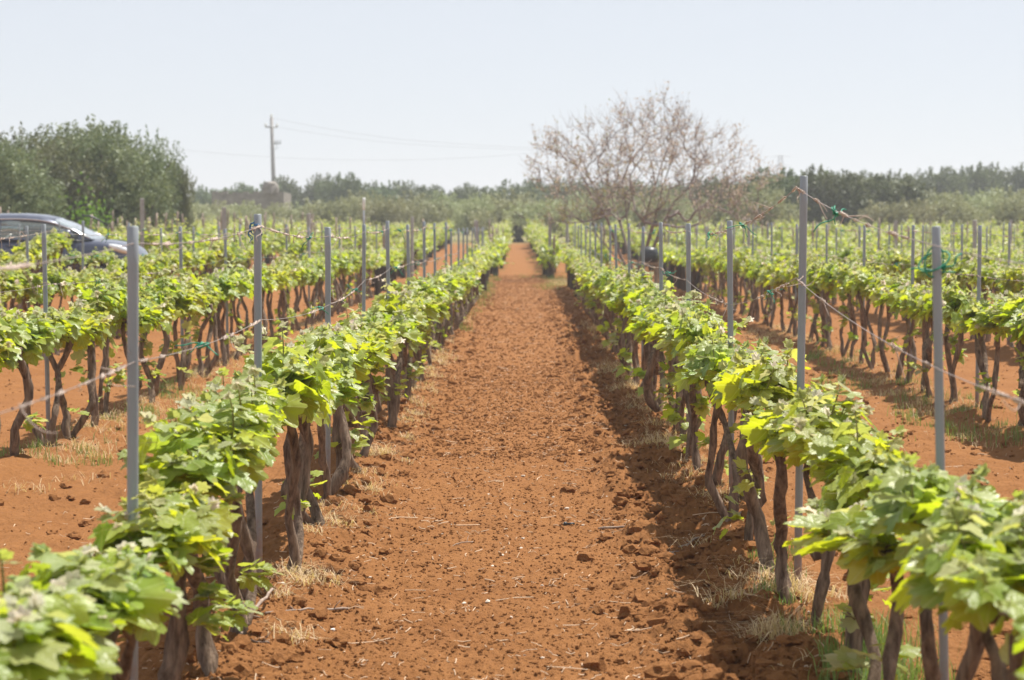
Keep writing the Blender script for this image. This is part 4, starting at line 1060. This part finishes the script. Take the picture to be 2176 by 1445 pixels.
def litter():
    rng = np.random.default_rng(21); m = MB()
    for q in range(5200):
        y = 6.5 + 46 * rng.random() ** 1.7
        x = rng.normal(0, .75) if rng.random() < .6 else rng.choice([1.0, -1.0, .85, -2.4, 2.6, 3.4]) + rng.normal(0, .22)
        L_ = rng.choice([.018, .03, .05, .085, .14], p=[.3, .36, .22, .09, .03]) * rng.uniform(.7, 1.3); a = rng.uniform(0, 6.28); d = np.array([math.cos(a), math.sin(a)]) * L_ / 2
        xs = np.array([x - d[0], x + rng.normal(0, .08) * L_, x + d[0]]); ys = np.array([y - d[1], y, y + d[1]]); z = soilz(xs, ys); z = np.maximum(z, z.mean() - .004) + .003 + np.array([0, rng.uniform(0, .005), rng.uniform(0, .01)])
        m.add(*tube(np.stack([xs, ys, z], -1), rng.uniform(.001, .0026), 4, False))
    tag(m.build("straw_litter", M_STRAW, smooth=False), "scattered bits of pale straw over the red soil", "straw", None, "stuff")
    # clods and small stones
    ph = (1 + 5 ** .5) / 2
    ico = np.array([(-1, ph, 0), (1, ph, 0), (-1, -ph, 0), (1, -ph, 0), (0, -1, ph), (0, 1, ph), (0, -1, -ph), (0, 1, -ph), (ph, 0, -1), (ph, 0, 1), (-ph, 0, -1), (-ph, 0, 1)]); ico /= np.linalg.norm(ico[0])
    IF = np.array([(0, 11, 5), (0, 5, 1), (0, 1, 7), (0, 7, 10), (0, 10, 11), (1, 5, 9), (5, 11, 4), (11, 10, 2), (10, 7, 6), (7, 1, 8), (3, 9, 4), (3, 4, 2), (3, 2, 6), (3, 6, 8), (3, 8, 9), (4, 9, 5), (2, 4, 11), (6, 2, 10), (8, 6, 7), (9, 8, 1)])
    # one subdivision
    E = {}; V2 = [tuple(v) for v in ico]; F2 = []
    def mid(a, b):
        k = (min(a, b), max(a, b))
        if k not in E: v = ico[a] + ico[b]; V2.append(tuple(v / np.linalg.norm(v))); E[k] = len(V2) - 1
        return E[k]
    for a, b, c in IF: ab, bc, ca = mid(a, b), mid(b, c), mid(c, a); F2 += [(a, ab, ca), (b, bc, ab), (c, ca, bc), (ab, bc, ca)]
    V2 = np.array(V2); F2 = np.array(F2)
    def lumps(n, xy, smin, smax, name, label, material, cat, flat=.75, pw=3):
        V, F, n0 = [], [], 0; sz = smin + (smax - smin) * rng.random(n) ** pw
        for (v, f), sel in (((ico, IF), sz <= .014), ((V2, F2), sz > .014)):
            s_ = sz[sel]; p = xy[:n][sel]; k = len(s_)
            if not k: continue
            w = v[None] * (1 + .2 * rng.normal(0, 1, (k, len(v), 1))) * np.stack([rng.uniform(.75, 1.35, k), rng.uniform(.75, 1.35, k), flat * rng.uniform(.7, 1.15, k)], -1)[:, None] * s_[:, None, None]
            z = soilz(p[:, 0], p[:, 1]) + s_ * .2
            w = w + np.column_stack([p, z])[:, None]
            V.append(w.reshape(-1, 3)); F.append((f[None] + (np.arange(k) * len(v))[:, None, None]).reshape(-1, 3) + n0); n0 += k * len(v)
        tag(mesh_obj(name, np.concatenate(V), np.concatenate(F), material, None, False), label, cat, None, "stuff")
    n = 8500; y = 6.4 + 42 * rng.random(n) ** 1.6; r = rng.random(n)
    x = np.where(r < .55, rng.normal(.76, .19, n), np.where(r < .7, rng.normal(-1.0, .2, n), rng.choice([2.5, -2.3, 3.2, 1.7], n) + rng.normal(0, .45, n)))
    lumps(n, np.column_stack([x, y]), .005, .042, "soil_clods", "loose crumbs and clods of red soil along the rows", M_SOIL, "clods", .8, 3.)
    n = 60000; y = 6.3 + 17 * rng.random(n) ** 1.5; x = rng.uniform(-1.15, 1.15, n); x = np.where(rng.random(n) < .2, rng.uniform(-3.2, 3.2, n), x)
    lumps(n, np.column_stack([x, y]), .002, .0095, "soil_crumbs", "fine crumbs of red soil covering the path", M_SOIL, "soil crumbs", .8, 2.6)
    n = 30000; y = 14 + 50 * rng.random(n) ** 1.35; x = np.where(rng.random(n) < .65, rng.uniform(-1.1, 1.1, n), rng.uniform(-6, 6, n))
    lumps(n, np.column_stack([x, y]), .005, .017, "distant_crumbs", "crumbs of red soil farther along the rows", M_SOIL, "soil crumbs", .8, 2.2)
    n = 200; lumps(n, np.column_stack([rng.normal(0, .7, n), 6.5 + 16 * rng.random(n) ** 1.5]), .004, .012, "pebbles", "small pale pebbles scattered on the red path", M_STONE, "pebbles", .6, 2)
    # single finds
    def stone(name, label, px, py, r, material, sd):
        g = np.random.default_rng(sd); Y = FPX * 1.6 / (py - 480); x = (px - 1120) / FPX * Y; z = float(soilz([x], [Y])[0])
        w = V2 * (1 + .1 * g.normal(0, 1, (len(V2), 1))) * np.array([1.1, .9, .75]) * r
        o = mesh_obj(name, w, F2, material, None, True, loc=(x, Y, z + r * .35)); tag(o, label, "stone")
    stone("white_stone", "small white stone on the red soil left of the path's near end", 703, 1362, .009, M_WHITE, 1)
    stone("brown_stone", "fist sized brown stone in the clods right of the path", 1460, 1188, .034, M_SOIL, 2)
    stone("flat_stone", "pale flat stone on the path left of the black pipe fitting", 1205, 1082, .012, M_STONE, 3)
    stone("dark_stone", "dark stone at the foot of the second row left of the path", 432, 806, .06, noisy(mat("dark_rock", rough=.9), (.07, .06, .055), (.15, .13, .12), 9), 4)
litter()
def cane(label, pts, r):
    P = []
    for (px, py, up) in pts:
        Y = FPX * 1.6 / (py - 480); x = (px - 1120) / FPX * Y; P.append((x, Y, float(soilz([x], [Y])[0]) + r + up))
    P = np.array(P); t = np.linspace(0, len(P) - 1, 4 * len(P)); c = np.stack([np.interp(t, np.arange(len(P)), P[:, k]) for k in range(3)], -1)
    g = np.random.default_rng(len(label)); c += g.normal(0, r * .5, c.shape); m = MB()
    addtube(m, c, r * (1 + .15 * g.normal(0, 1, len(c))), 7)
    for q in range(2):
        i = g.integers(2, len(c) - 2); d = unit(np.array([g.normal(0, 1), g.normal(0, 1), .25])); addtube(m, [c[i], c[i] + d * .025, c[i] + d * .05 + np.array([0, 0, -.004])], [r * .7, r * .5, r * .3], 5)
    tag(m.build("fallen_cane", M_CANE), label, "cane", "pruned canes on the soil")
cane("long pruned cane lying near the foot of the left row", [(560, 1355, 0), (640, 1335, .01), (740, 1305, 0)], .0045)
cane("bent pruned cane at the foot of the nearest left vines", [(488, 1425, .0), (530, 1375, .03), (575, 1330, .06)], .006)
cane("short pale cane lying at the bottom left of the path", [(490, 1408, 0), (525, 1414, .005), (568, 1412, 0)], .0035)
cane("dark crooked cane lying across the clods right of the path", [(1275, 1127, .0), (1320, 1137, .012), (1350, 1140, .012), (1378, 1136, .015), (1392, 1150, 0)], .006)
cane("pale curved cane among the clods near the right row", [(1422, 1170, 0), (1455, 1163, .012), (1486, 1160, .01), (1500, 1150, .02)], .006)
cane("thin cane leaning at the foot of the right row", [(1545, 1145, 0), (1560, 1135, .03), (1578, 1132, .03)], .004)
cane("short twig lying in the middle of the path", [(955, 1163, 0), (980, 1160, .004), (1005, 1157, 0)], .0028)
cane("forked pale twig in the hollow right of the path", [(1415, 1212, 0), (1425, 1198, .02), (1436, 1188, .01)], .0045)
# black irrigation fitting
Y = FPX * 1.6 / (1118 - 480); x = (1210 - 1120) / FPX * Y; z = float(soilz([x], [Y])[0])
fit = empty("pipe_fitting", "small black plastic pipe fitting lying on the path", "pipe fitting", (x, Y, z + .011), .15)
m = MB(); addtube(m, [(-.012, 0, 0), (.03, 0, 0), (.031, 0, 0)], [.0065, .0065, .004], 12); m.build("barb", M_BLACK, fit)
m = MB(); addtube(m, [(-.03, 0, 0), (-.028, 0, 0), (-.012, 0, 0), (-.0115, 0, 0)], [.007, .012, .012, .007], 10, True, np.tile([1, .88], 5)[None, :]); m.build("nut", M_BLACK, fit)

# ------------------------------------------------------------------ haze
m = bpy.data.materials.new("haze"); m.use_nodes = True; m.node_tree.nodes.clear()
out = N(m, "ShaderNodeOutputMaterial"); pv = N(m, "ShaderNodeVolumePrincipled")
pv.inputs["Color"].default_value = (.91, .93, .98, 1); pv.inputs["Density"].default_value = .001; pv.inputs["Anisotropy"].default_value = .2
L(m, pv.outputs[0], out.inputs["Volume"])
mb = MB(); box(mb, -1000, 1000, -70, 1560, -1.3, 32)
hz = mb.build("haze", m, smooth=False); tag(hz, "thin pale summer haze over the whole field", "haze", None, "stuff")
print("vines", len(vines), "posts", len(posts), "objects", len(sc.objects))
